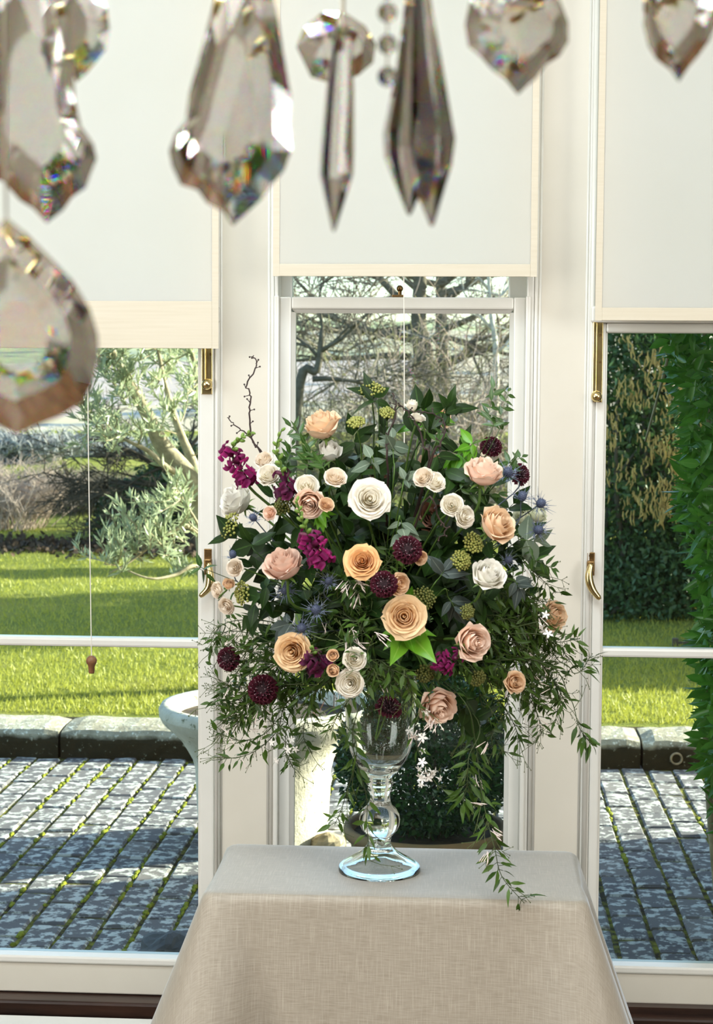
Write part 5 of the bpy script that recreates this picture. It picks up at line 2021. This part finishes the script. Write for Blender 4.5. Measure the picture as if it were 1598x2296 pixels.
def leaf_to(o, a, b, Y0, Y1, me_, face=(0, .3, .9)):
    pa, pb = at(*a, Y0), at(*b, Y1)
    q = link('leaf', me_, o)
    set_leaf(q, pa - origin(o), pb - pa, img(*face), (pb - pa).length)


def fan(lab, root_px, Y, leaves):
    P = curve_pts([FO + Vector((0, -.03, .02)), at(root_px[0], root_px[1] + 20, Y + .05), at(*root_px, Y)], 6)
    o = empty('choisya_sprig', P[0], lab, 'foliage', 'bright green leaf sprigs')
    MB().tube(P, .0016, 5).build('stem', STEM, o, smooth=True)
    for b, y1, f in leaves:
        leaf_to(o, root_px, b, Y, y1, random.choice(LCHO), f)


fan('bright green leaves fanned below the forward facing apricot rose', (910, 1412), 2.80,
    [((880, 1484), 2.74, (.3, .5, .8)), ((972, 1478), 2.74, (-.3, .5, .8)), ((926, 1446), 2.75, (0, .6, .8)), ((976, 1416), 2.79, (-.2, .7, .7)), ((862, 1450), 2.77, (.3, .6, .7)), ((852, 1418), 2.80, (.3, .6, .7)), ((900, 1462), 2.76, (.1, .5, .8))])
fan('bright leaf tips standing above the forward facing apricot rose', (915, 1360), 2.83, [((922, 1325), 2.78, (0, .1, 1)), ((902, 1334), 2.80, (.3, .1, 1)), ((936, 1340), 2.80, (-.3, .2, 1))])
fan('large fresh leaves left of the upper right peach rose', (1030, 1020), 2.86, [((1000, 1085), 2.84, (.3, .3, .9)), ((1030, 1098), 2.83, (0, .4, .9)), ((1052, 1080), 2.86, (-.3, .4, .8)), ((985, 1050), 2.87, (.3, .5, .8)), ((1015, 1060), 2.83, (.1, .5, .9))])
fan('dark broad leaves right of the topmost cream buds', (960, 935), 2.97, [((998, 900), 2.95, (0, .6, .8)), ((1016, 940), 2.93, (0, .6, .8)), ((980, 908), 2.95, (0, .5, .9)), ((945, 905), 2.96, (0, .5, .9)), ((892, 965), 2.94, (.2, .5, .8)), ((905, 940), 2.95, (.2, .5, .8))])

# eucalyptus
for path, lab, n_, sz, lv in [
    ([(880, 1100), (882, 1030), (878, 985)], 'tall grey eucalyptus sprig in the upper middle', 8, .034, LEUC),
    ([(895, 1130), (905, 1080), (915, 1075)], 'grey eucalyptus rosette right of the large cream rose', 10, .027, LEUC),
    ([(840, 1060), (828, 1040)], 'pair of grey eucalyptus leaves left of the tall grey sprig', 4, .042, LEUC),
    ([(890, 1190), (898, 1165), (905, 1205)], 'shaded eucalyptus above the upper middle scabious', 7, .034, LEUC),
    ([(1130, 1215), (1165, 1210), (1205, 1215)], 'broad grey eucalyptus leaves at the right edge', 5, .044, LEUC),
    ([(960, 1330), (985, 1295), (995, 1280)], 'dark grey eucalyptus pair right of the forward facing rose', 6, .044, LEUD),
    ([(985, 1330), (1005, 1340), (1020, 1365)], 'dusky eucalyptus leaf hanging right of the forward facing rose', 4, .044, LEUD),
    ([(690, 1420), (660, 1400), (640, 1400)], 'smoky round eucalyptus leaves above the lower apricot rose', 7, .042, LEUD),
    ([(1120, 1290), (1150, 1300), (1165, 1320)], 'dusky leaves right of the right hand white rose', 6, .036, LEUD)]:
    sprig('eucalyptus_sprig', path, lv, n_, sz, STEM, '', 'foliage', 'grey eucalyptus sprigs', label=lab, start=.72, spread=1.1, jitter=.3)

# fine leaved sprays
for path, lab, n_ in [
    ([(700, 1100), (690, 1040), (680, 985), (650, 955)], 'tall spray of small oval leaves at upper left', 24),
    ([(740, 1090), (715, 1040), (690, 1010)], 'spray of small oval leaves under the tall peach pink rose', 22),
    ([(670, 1130), (640, 1060), (655, 1000)], 'small leaved spray behind the cream spray roses at left', 18),
    ([(1080, 1010), (1095, 930), (1108, 865)], 'thin upright leafy spray over the highest scabious', 16),
    ([(1095, 1010), (1120, 940), (1140, 878)], 'thin leafy spray at the window edge over the highest scabious', 14),
    ([(1130, 1060), (1140, 1040), (1170, 1025)], 'thin leafy spray reaching right above the far right scabious', 10),
    ([(1150, 1240), (1195, 1255), (1240, 1275)], 'loose leafy spray reaching right below the grey leaves', 14),
    ([(960, 1040), (985, 985), (1000, 950)], 'fine green spray inside the twig arch at the top', 14),
    ([(1000, 1130), (1060, 1110), (1120, 1110)], 'fine green spray between the two right hand peach roses', 16),
    ([(470, 1280, 3.02), (462, 1285, 3.02)], 'small dark leaves touching the left window handle', 5)]:
    sprig('pistacia_sprig', path, LLEN, n_, .024 if n_ > 5 else .032, VINE, '', 'foliage', 'small leaved sprays', label=lab, start=.42, spread=.95, jitter=.22, stem_r=.0010)

# viburnum bud clusters
for px, py, r, mt, lab in [
    (833, 872, 30, VBUD, 'green viburnum bud cluster at the very top'), (798, 946, 20, VBUD, 'viburnum buds right of the tall peach rose'), (868, 924, 20, VBUD, 'viburnum buds behind the top twig'),
    (512, 1176, 32, VBUD, 'green viburnum bud cluster on the far left edge'), (541, 1330, 27, VBUD, 'round viburnum bud cluster beside the peach bud at left'), (634, 1132, 26, VBUDD, 'dull viburnum buds left of the tucked pink rose'),
    (1062, 1216, 25, VBUD, 'yellow green viburnum buds below the pale peach rose'), (1034, 1256, 24, VBUD, 'yellow green viburnum buds left of the right hand white rose'), (950, 1342, 28, VBUDD, 'dull viburnum buds right of the forward facing rose'),
    (1048, 1372, 18, VBUDD, 'dull viburnum buds above the pale pink lower rose'), (955, 1510, 24, VBUDD, 'dull viburnum buds left of the sideways snapdragon'), (1072, 1522, 20, VBUDD, 'dull viburnum buds below the pale pink lower rose')]:
    Y = hull_y(px, py, 1.0)
    c = at(px, py, Y)
    R = r * Y / F
    ax = (c - Vector((FO.x, FO.y + .05, FO.z + .1))).normalized()
    o = empty('viburnum_buds', c - ax * R * 1.2, lab, 'viburnum', 'viburnum bud clusters')
    st = MB().tube(stem_path(c - ax * R * 1.2, ax), .0013, 5)
    bd = MB()
    B = basis(ax)
    for k in range(int(26 + r * 1.2)):
        a, rr = GA * k, math.sqrt((k + .5) / (26 + r * 1.2))
        p = c + B @ Vector((rr * math.cos(a) * R, rr * math.sin(a) * R, (.35 - .5 * rr * rr) * R + random.gauss(0, .06) * R))
        bd.ball(p, random.uniform(.0018, .0028), 6, 4)
        if k % 2 == 0:
            st.tube([c - ax * R * 1.2, (c + p) / 2 - ax * R * .35, p], .0006, 3)
    st.build('stem', STEM, o, smooth=True)
    tag(bd.build('buds', mt, o, smooth=True), kind='stuff')
    FLOWERS.append((px, py, lab))

# dark bare twigs
for pts, r, lab in [
    ([(640, 1100, 3.0), (585, 1018, 3.0), (562, 975, 3.0), (559, 920, 3.0), (562, 890, 3.0), (554, 862, 3.0), (572, 826, 3.0), (573, 810, 3.0), (568, 797, 3.0)], .0022, 'tall crooked bare twig against the left window pier'),
    ([(640, 1090, 3.01), (583, 1010, 3.01), (552, 972, 3.01), (525, 952, 3.01), (509, 937, 3.01)], .0020, 'short bare twig pointing up to the left'),
    ([(870, 1060, 2.83), (866, 990, 2.83), (884, 940, 2.83), (887, 905, 2.83), (881, 880, 2.83)], .0022, 'upright bare twig in the top middle'),
    ([(955, 1060, 2.82), (950, 1000, 2.82), (936, 955, 2.82), (915, 925, 2.82), (893, 903, 2.82)], .0022, 'bare twig arching left at the top'),
    ([(962, 1050, 2.81), (985, 1000, 2.81), (998, 965, 2.81), (985, 935, 2.81), (955, 924, 2.81), (925, 925, 2.81)], .0022, 'bare twig bent over in an arch at the top right'),
    ([(950, 1130, 2.76), (985, 1165, 2.75), (1000, 1190, 2.75), (985, 1205, 2.75)], .0020, 'bare twig crossing the shaded brown pink rose')]:
    P = curve_pts([FO + Vector((0, 0, .05))] + [at(*q) for q in pts], 5)
    P = [p + Vector((random.gauss(0, .0012), 0, random.gauss(0, .0012))) for p in P]
    m = len(P)
    o = empty('bare_twig', P[0], lab, 'twig', 'dark bare twigs')
    so = MB().tube(P, [r * (1 - .6 * i / m) for i in range(m)], 6).build('stem', BARKT, o)
    for i in range(8, m, 3):
        tg = (P[i] - P[i - 1]).normalized()
        sdv = (tg * .7 + tg.cross(img(0, 0, 1)) * random.choice((-1, 1)) + Vector((0, random.gauss(0, .4), 0))).normalized()
        e = P[i] + sdv * random.uniform(.004, .010)
        MB().tube([P[i], e], [.0012, .0007], 4).ball(e, .0017, 6, 4).build('bud', BARKT, so)

# ---- jasmine
fm = MB()
fm.tube([(0, 0, 0), (0, 0, .8)], [.05, .09], 6)
for k in range(5):
    a = k * 1.2566
    ca, sa = math.cos(a), math.sin(a)
    q = [(.06, -.06, .8), (.06, .06, .8), (.34, .15, .86), (.62, 0, .80), (.34, -.15, .86)]
    fm.add([(x * ca - y * sa, x * sa + y * ca, z) for x, y, z in q], [(0, 1, 2, 4), (4, 2, 3)])
JF = fm.mesh('flower', JFLO)
JB = MB().tube([(0, 0, 0), (0, 0, .5), (0, 0, .8), (0, 0, 1)], [.022, .028, .05, .012], 6).mesh('bud', JBUD, True)


def jasmine(path, n, label=None, hf=1.0, buds=0, flowers=0, forks=6, size=.020, y=None, n_from=.15, what='trailing jasmine vine with small narrow leaves', foam=True, droop=.3):
    pts = [at(p[0], p[1], p[2] if len(p) > 2 else (y or hull_y(p[0], p[1], hf) + (.02 if hf < 1 else 0))) for p in path]
    if foam:
        pts = [FO + Vector((random.uniform(-.03, .03), random.uniform(-.05, .0), random.uniform(-.0, .04)))] + pts
    P = curve_pts(pts, 8)
    m = len(P) - 1
    o = empty('jasmine_trail', P[0], label or near_label(what, path[-1][0], path[-1][1]), 'jasmine', 'jasmine trails')
    st = MB().tube(P, [.0011 * (1 - .45 * i / m) for i in range(m + 1)], 5)
    tv = img(0, 0, 1)
    for j in range(n // 2):
        f = n_from + (1 - n_from) * (j + random.uniform(.2, .8)) / (n // 2)
        i = min(m - 1, int(f * m))
        tg = (P[i + 1] - P[i]).normalized()
        ax = Matrix.Rotation(random.uniform(-1.2, 1.2), 3, tg) @ (tg.cross(tv).normalized() if tg.cross(tv).length > .05 else tg.orthogonal())
        for s in (-1, 1):
            dv_ = (tg * random.uniform(.2, .9) + ax * s + Vector((random.gauss(0, .25), random.gauss(0, .25), random.gauss(-droop, .25)))).normalized()
            base = P[i] + dv_ * random.uniform(.002, .012)
            q = link('leaf', random.choice(LJAS), o)
            set_leaf(q, base - P[0], dv_, tv * .7 + Vector((random.gauss(0, .45), random.gauss(0, .4), random.gauss(.6, .4))), size * random.uniform(.75, 1.35))
            st.tube([P[i], base], .0006, 3, cap=False)
    fk = MB()
    for j in range(forks):
        i = random.randint(int(m * .45), m)
        tg = (P[i] - P[i - 1]).normalized()
        d = (tg + Vector((random.gauss(0, .8), random.gauss(0, .5), random.gauss(-.1, .6)))).normalized()
        q = P[i]
        L = random.uniform(.020, .045)
        e = q + d * L
        fk.tube([q, (q + e) / 2 + Vector((0, 0, random.uniform(-.004, .004))), e], [.0007, .0006, .0005], 3, cap=False)
        for s in range(3):
            d2 = (d + Vector((random.gauss(0, .55), random.gauss(0, .4), random.gauss(0, .55)))).normalized()
            e2 = e + d2 * random.uniform(.010, .024)
            fk.tube([e, e2], [.0005, .0004], 3, cap=False)
            fk.ball(e2, .0009, 4, 3, (1, 1, 1.6))
    vo = st.build('stem', VINE, o, smooth=True)
    if forks:
        tag(fk.build('tendrils', FINE, vo), kind='stuff')
    for kind, cnt_, me_, sz in (('bud', buds, JB, .019), ('flower', flowers, JF, .014)):
        for j in range(cnt_):
            if j % 6 == 0:        # buds stand in fans of six
                i = random.randint(int(m * .4), m)
                fan, node = (random.gauss(.1, .5), random.gauss(-.7, .35)), P[i] + Vector((random.gauss(0, .012), random.gauss(-.008, .006), random.gauss(0, .012)))
            if kind == 'flower':
                a0 = P[random.randint(int(m * .4), m)] + Vector((random.gauss(0, .012), random.gauss(-.006, .008), random.gauss(-.006, .012)))
                d = img(random.gauss(0, .6), random.gauss(-.35, .5), .8)
            else:
                a0 = node + Vector((random.gauss(0, .003), random.gauss(0, .003), random.gauss(0, .003)))
                d = img(fan[0] + random.gauss(0, .28), fan[1] + random.gauss(0, .28), .25 + random.gauss(0, .2))
            q = link(kind, me_, o)
            q.matrix_local = Matrix.Translation(a0 - P[0]) @ basis(d, random.uniform(0, 6)).to_4x4() @ Matrix.Scale(sz * random.uniform(.8, 1.2), 4)
    return o


random.seed(41)
J = [
    # right hand mass
    ([(1080, 1400), (1150, 1390), (1210, 1420), (1250, 1480)], 40), ([(1090, 1440), (1170, 1450), (1230, 1510), (1270, 1580)], 40), ([(1080, 1480), (1150, 1520), (1200, 1590), (1215, 1650)], 40),
    ([(1060, 1500), (1110, 1560), (1150, 1620), (1165, 1665)], 40), ([(1070, 1350), (1120, 1330), (1170, 1350), (1215, 1400)], 40), ([(1090, 1380), (1140, 1420), (1180, 1500), (1200, 1560)], 40),
    ([(1100, 1420), (1190, 1400), (1245, 1440), (1290, 1500)], 32), ([(1080, 1320), (1140, 1300), (1190, 1340), (1200, 1380)], 32), ([(1110, 1480), (1200, 1480), (1250, 1550), (1245, 1620)], 34),
    ([(1040, 1480), (1080, 1580), (1100, 1640), (1130, 1690)], 34), ([(1070, 1430), (1120, 1480), (1140, 1560), (1120, 1610)], 36), ([(1130, 1260), (1180, 1270), (1215, 1300), (1245, 1330)], 20),
    # left hand mass
    ([(650, 1450), (560, 1420), (500, 1420), (465, 1470)], 30), ([(660, 1500), (570, 1480), (520, 1520), (480, 1580)], 30), ([(680, 1530), (620, 1540), (560, 1600), (490, 1650)], 32),
    ([(700, 1540), (640, 1580), (620, 1640), (560, 1690), (475, 1705)], 34), ([(710, 1540), (650, 1600), (640, 1680), (655, 1720)], 30), ([(720, 1540), (690, 1600), (680, 1650), (700, 1690)], 30),
    ([(640, 1400), (560, 1390), (500, 1400), (470, 1440)], 28), ([(700, 1500), (600, 1600), (540, 1610), (500, 1610)], 28), ([(620, 1440), (560, 1460), (520, 1440), (475, 1500)], 24), ([(660, 1560), (600, 1640), (540, 1660), (480, 1640)], 26),
    # lower middle, over the vase
    ([(830, 1520, 2.8), (790, 1560, 2.78), (760, 1600, 2.8), (740, 1640, 2.82)], 30), ([(840, 1500, 2.78), (800, 1470, 2.75), (770, 1440, 2.75)], 24), ([(900, 1500, 2.78), (920, 1540, 2.78), (930, 1590, 2.8)], 24),
    ([(780, 1330), (760, 1310), (740, 1290)], 26), ([(800, 1400), (770, 1370), (790, 1330)], 26), ([(830, 1440), (810, 1400), (830, 1370)], 26), ([(850, 1300), (870, 1260), (885, 1230)], 20),
    ([(760, 1420), (730, 1390), (720, 1340)], 24), ([(1000, 1540), (1040, 1620), (1060, 1680)], 26), ([(850, 1480, 2.78), (880, 1510, 2.77), (860, 1545, 2.78)], 26), ([(760, 1500), (700, 1560), (690, 1600)], 28),
]
NJ0 = len(J)
for k in range(16):          # more strands through the thick of it
    a = random.uniform(-.25, 1.15)
    x0, y0 = 1060 + random.uniform(0, 60), 1340 + random.uniform(0, 220)
    J.append(([(x0, y0), (x0 + 70, y0 + 30 * a), (x0 + 110 + random.uniform(0, 40), y0 + 70 * a + 20)], 40))
for k in range(12):
    x0, y0 = 690 - random.uniform(0, 70), 1400 + random.uniform(0, 140)
    J.append(([(x0, y0), (x0 - 70, y0 + random.uniform(-10, 50)), (x0 - 120 - random.uniform(0, 40), y0 + random.uniform(20, 110))], 34))
for k in range(12):
    x0, y0 = random.uniform(730, 900), random.uniform(1380, 1520)
    J.append(([(x0, y0), (x0 + random.uniform(-50, 50), y0 + random.uniform(-10, 30)), (x0 + random.uniform(-80, 80), y0 + random.uniform(0, 50))], 30))
for path, n_ in J:
    jasmine(path, int(n_ * 1.3), hf=.8 if J.index((path, n_)) < NJ0 else .6, buds=2 if random.random() < .4 else 0, forks=8)
jasmine([(830, 1540, 2.80), (800, 1600, 2.80), (790, 1660, 2.83), (800, 1710, 2.86), (822, 1790, 2.90), (822, 1850, 2.90), (830, 1930, 2.90)], 34, 'long jasmine trail hanging down over the stem of the glass vase', forks=3, size=.022, n_from=.3)
jasmine([(1030, 1560), (1065, 1660, 2.90), (1075, 1750, 2.88), (1090, 1830, 2.86), (1108, 1900, 2.84), (1125, 1965, 2.855), (1175, 2025, 2.860)], 56, 'long jasmine trail hanging down to the right side of the tabletop', forks=9, buds=16, size=.024, n_from=.3)
jasmine([(1060, 1600), (1050, 1700, 2.88), (1045, 1770, 2.88), (1030, 1800, 2.88)], 30, 'jasmine strand with broad leaves left of the long right trail', forks=2, buds=8, size=.028, n_from=.4)
jasmine([(1200, 1480), (1275, 1560, 2.95), (1298, 1630, 2.95), (1328, 1672, 2.95)], 16, 'single jasmine shoot curling down in front of the right casement', forks=1, size=.026, n_from=.7)
jasmine([(1180, 1420), (1240, 1440, 2.95), (1300, 1432, 2.95)], 18, 'jasmine leaf spray reaching right at the white glazing bar', forks=0, size=.022, n_from=.6)
jasmine([(1220, 1480), (1290, 1510, 2.95), (1325, 1470, 2.95)], 12, 'upturned jasmine tip against the right casement frame', forks=2, size=.028, n_from=.75)
jasmine([(720, 1540), (770, 1620, 2.86), (800, 1680, 2.85), (770, 1800, 2.88), (750, 1850, 2.90)], 30, 'jasmine strand left of the vase stem in front of the urn', forks=4, size=.023, n_from=.4)
jasmine([(925, 1590, 2.86), (928, 1640, 2.86), (940, 1690, 2.86), (962, 1735, 2.87)], 8, 'cluster of white star jasmine flowers right of the vase bowl', flowers=15, buds=6, forks=1, n_from=.5)
jasmine([(600, 1580), (640, 1640, 2.98), (650, 1690, 2.98)], 12, 'white jasmine flowers before the left side of the middle window', flowers=6, buds=3, forks=2)
jasmine([(960, 1560), (945, 1580, 2.84), (935, 1620, 2.84)], 4, 'fan of white jasmine buds beside the lowest rose', buds=14, forks=0, n_from=.6)
jasmine([(800, 1330), (780, 1300, 2.77), (800, 1330, 2.75)], 14, 'pale jasmine buds under the orange peach rose', buds=22, forks=0, n_from=.6)
jasmine([(820, 1450), (810, 1420, 2.76), (800, 1390, 2.75)], 14, 'pale jasmine buds above the upper spray rose', buds=18, forks=2, n_from=.6)
jasmine([(1180, 1400), (1215, 1395, 2.92), (1225, 1410, 2.92)], 6, 'white jasmine flowers on the far right rose', flowers=4, buds=3, forks=1, n_from=.6)

# ------------------------------------------------------------------ the chandelier close to the lens
CRYS = crystal_glass('lead_crystal')
WIRE = plain('silvered_wire', '#8f8877', .3, metal=1)
ring_z = at(800, -210, 1.0).z
RC = Vector((at(740, -210, 1.0).x, 1.0, ring_z))
ch = empty('chandelier', (RC.x, RC.y, CZ), 'crystal chandelier hanging close to the camera, its cut drops blurred', 'chandelier')
rr_ = .20
MB().tube([RC + Vector((rr_ * math.cos(a * math.pi / 24), rr_ * math.sin(a * math.pi / 24), 0)) for a in range(49)], .006, 8, cap=False).build('ring', BRASS, ch, smooth=True)
for k in range(4):
    a = k * math.pi / 2 + .4
    MB().tube([RC, RC + Vector((rr_ * math.cos(a), rr_ * math.sin(a), 0))], .004, 8).build('arm', BRASS, ch, smooth=True)
MB().tube([RC + Vector((0, 0, -.02)), Vector((RC.x, RC.y, CZ - .01))], .007, 10).build('rod', BRASS, ch, smooth=True)
MB().lathe([(.0, -.05), (.02, -.05), (.055, -.015), (.06, 0), (.0, 0)], (RC.x, RC.y, CZ), 20).build('ceiling_rose', BRASS, ch, smooth=True)


def hang(top, parent):
    """Wire from a crystal's top to the nearest place of the ring."""
    up = Vector((top.x, top.y, ring_z))
    d = Vector((up.x - RC.x, up.y - RC.y, 0))
    q = RC + d.normalized() * rr_
    MB().tube([top + Vector((0, 0, -.002)), up, q], [.0007, .0009, .0016], 5).build('hook', WIRE, parent)


def drop(outline, Y, thick, label, turn=0.0, tilt=0.0, rings=((.80, .55), (.50, 1.0)), shift=(0, 0), hanging=True):
    """A flat cut drop: scalloped outline, two rings of facets on either face and a table in the middle."""
    O = [at(a, b, Y) for a, b in outline]
    c = sum(O, Vector()) / len(O)
    L = [p - c for p in O]
    n = len(L)
    m = MB()
    V = [tuple(p) for p in L]
    fcs = []
    for s in (-1, 1):
        prev = list(range(n))
        for k, (sc, tk) in enumerate(rings):
            cur = list(range(len(V), len(V) + n))
            for i in range(n):
                p = (L[i] + L[(i + 1) % n]) * .5 if k % 2 == 0 else L[(i + 1) % n]
                V.append((p.x * sc + shift[0] * c.z * 0, s * thick * tk, p.z * sc))
            for i in range(n):
                j = (i + 1) % n
                a, b = prev[i], prev[j]
                fcs.append((a, b, cur[i]) if s < 0 else (b, a, cur[i]))
                fcs.append((b, cur[j], cur[i]) if s < 0 else (cur[j], b, cur[i]))
            prev = cur
        fcs.append(tuple(prev) if s < 0 else tuple(reversed(prev)))
    R = Matrix.Rotation(turn, 3, 'Z') @ Matrix.Rotation(tilt, 3, 'X')
    m.add([R @ Vector(v) + c for v in V], fcs)
    o = m.build('crystal_drop', CRYS, ch, org=c)
    tag(o, label)
    if hanging:
        top = max((R @ p + c for p in L), key=lambda p: p.z)
        hang(top, o)
    return o


def spear(axis, prof, Y, n, label, flat=1.0, rot=.3):
    """A cut spear: n-sided spindle along a picture-space axis. prof: (fraction along, radius in px)."""
    a, b = at(*axis[0], Y), at(*axis[1], Y)
    s = Y / F
    d = (b - a)
    z = d.normalized()
    x = Vector((0, 1, 0)).cross(z).normalized()
    y = z.cross(x)
    V, fcs = [], []
    for f, r in prof:
        for k in range(n):
            t_ = 2 * math.pi * k / n + rot
            V.append(a + d * f + x * (r * s * math.cos(t_)) + y * (r * s * flat * math.sin(t_)))
    for i in range(len(prof) - 1):
        for k in range(n):
            fcs.append((i * n + k, i * n + (k + 1) % n, (i + 1) * n + (k + 1) % n, (i + 1) * n + k))
    fcs.append(tuple(range(n - 1, -1, -1)))
    fcs.append(tuple((len(prof) - 1) * n + k for k in range(n)))
    o = MB().add(V, fcs).build('crystal_spear', CRYS, ch, org=a)
    tag(o, label)
    hang(a, o)
    return o


drop([(60, -110), (120, -60), (150, 40), (163, 140), (166, 220), (180, 280), (207, 318), (214, 352), (200, 388), (190, 418), (160, 440), (140, 470), (104, 500), (75, 468), (45, 450), (10, 410), (-30, 395), (-60, 350), (-75, 300), (-50, 240), (-45, 130), (-35, 20), (0, -60)],
     .86, .013, 'scalloped drop at the upper left corner', .25)
drop([(175, -90), (222, -30), (246, 20), (253, 70), (243, 115), (215, 145), (195, 165), (170, 184), (150, 150), (130, 120), (118, 60), (125, -20)],
     .98, .010, 'small drop behind the upper left one', -.3)
drop([(548, -110), (602, -50), (625, 40), (640, 130), (655, 215), (652, 290), (657, 340), (640, 385), (612, 415), (588, 448), (556, 476), (522, 507), (500, 474), (462, 455), (440, 425), (400, 412), (380, 370), (373, 335), (388, 296), (412, 265), (420, 205), (440, 140), (462, 60), (490, -40)],
     .87, .014, 'large scalloped drop in the upper middle', -.15)
drop([(1160, -90), (1228, -50), (1262, -10), (1284, 40), (1284, 85), (1262, 120), (1230, 140), (1205, 172), (1160, 213), (1132, 182), (1098, 160), (1070, 132), (1042, 112), (1034, 65), (1046, 10), (1090, -50)],
     .92, .012, 'rounded drop at upper right', .35)
drop([(1520, -110), (1600, -60), (1622, 0), (1610, 50), (1590, 95), (1565, 128), (1545, 150), (1521, 184), (1502, 156), (1470, 130), (1452, 100), (1440, 50), (1442, -20), (1470, -70)],
     .92, .012, 'drop at the upper right corner', -.3)
drop([(15, 488), (60, 525), (110, 575), (160, 628), (198, 690), (216, 750), (218, 800), (205, 860), (180, 905), (130, 935), (80, 955), (38, 974), (-10, 950), (-70, 925), (-120, 880), (-150, 820), (-160, 750), (-140, 680), (-100, 610), (-50, 550), (-10, 510)],
     .80, .022, 'big faceted pear drop at the left edge', .2, rings=((.86, .45), (.66, .85), (.40, 1.0)))
drop([(660, 112), (678, 66), (722, 30), (772, 26), (822, 52), (848, 92), (842, 134), (806, 166), (748, 190), (694, 178)],
     1.06, .010, 'small octagonal drop behind the narrow spear', .4)
spear(((768, 60), (748, 519)), [(0, 16), (.06, 22), (.30, 33), (.62, 40), (.72, 40), (.82, 27), (.985, 5), (1, 2)], .90, 6, 'narrow cut spear')
spear(((930, -70), (917, 482)), [(0, 16), (.1, 20), (.42, 40), (.66, 66), (.76, 62), (.985, 8), (1, 3)], .93, 6, 'broad cut spear, left of two')
spear(((938, -60), (968, 507)), [(0, 18), (.1, 24), (.42, 46), (.66, 62), (.76, 52), (.985, 7), (1, 3)], .90, 6, 'broad cut spear, right of two', rot=.1)
for py in (28, 100, 172):
    p = at(868, py, .86)
    o = MB().ball(p, 22 * .86 / F, 12, 8).build('crystal_bead', CRYS, ch, org=p)
pb = at(868, -46, .86)
MB().tube([at(868, 172, .86), pb, Vector((pb.x, pb.y, ring_z))], .0006, 5).build('bead_wire', WIRE, ch)
hang(pb, ch)
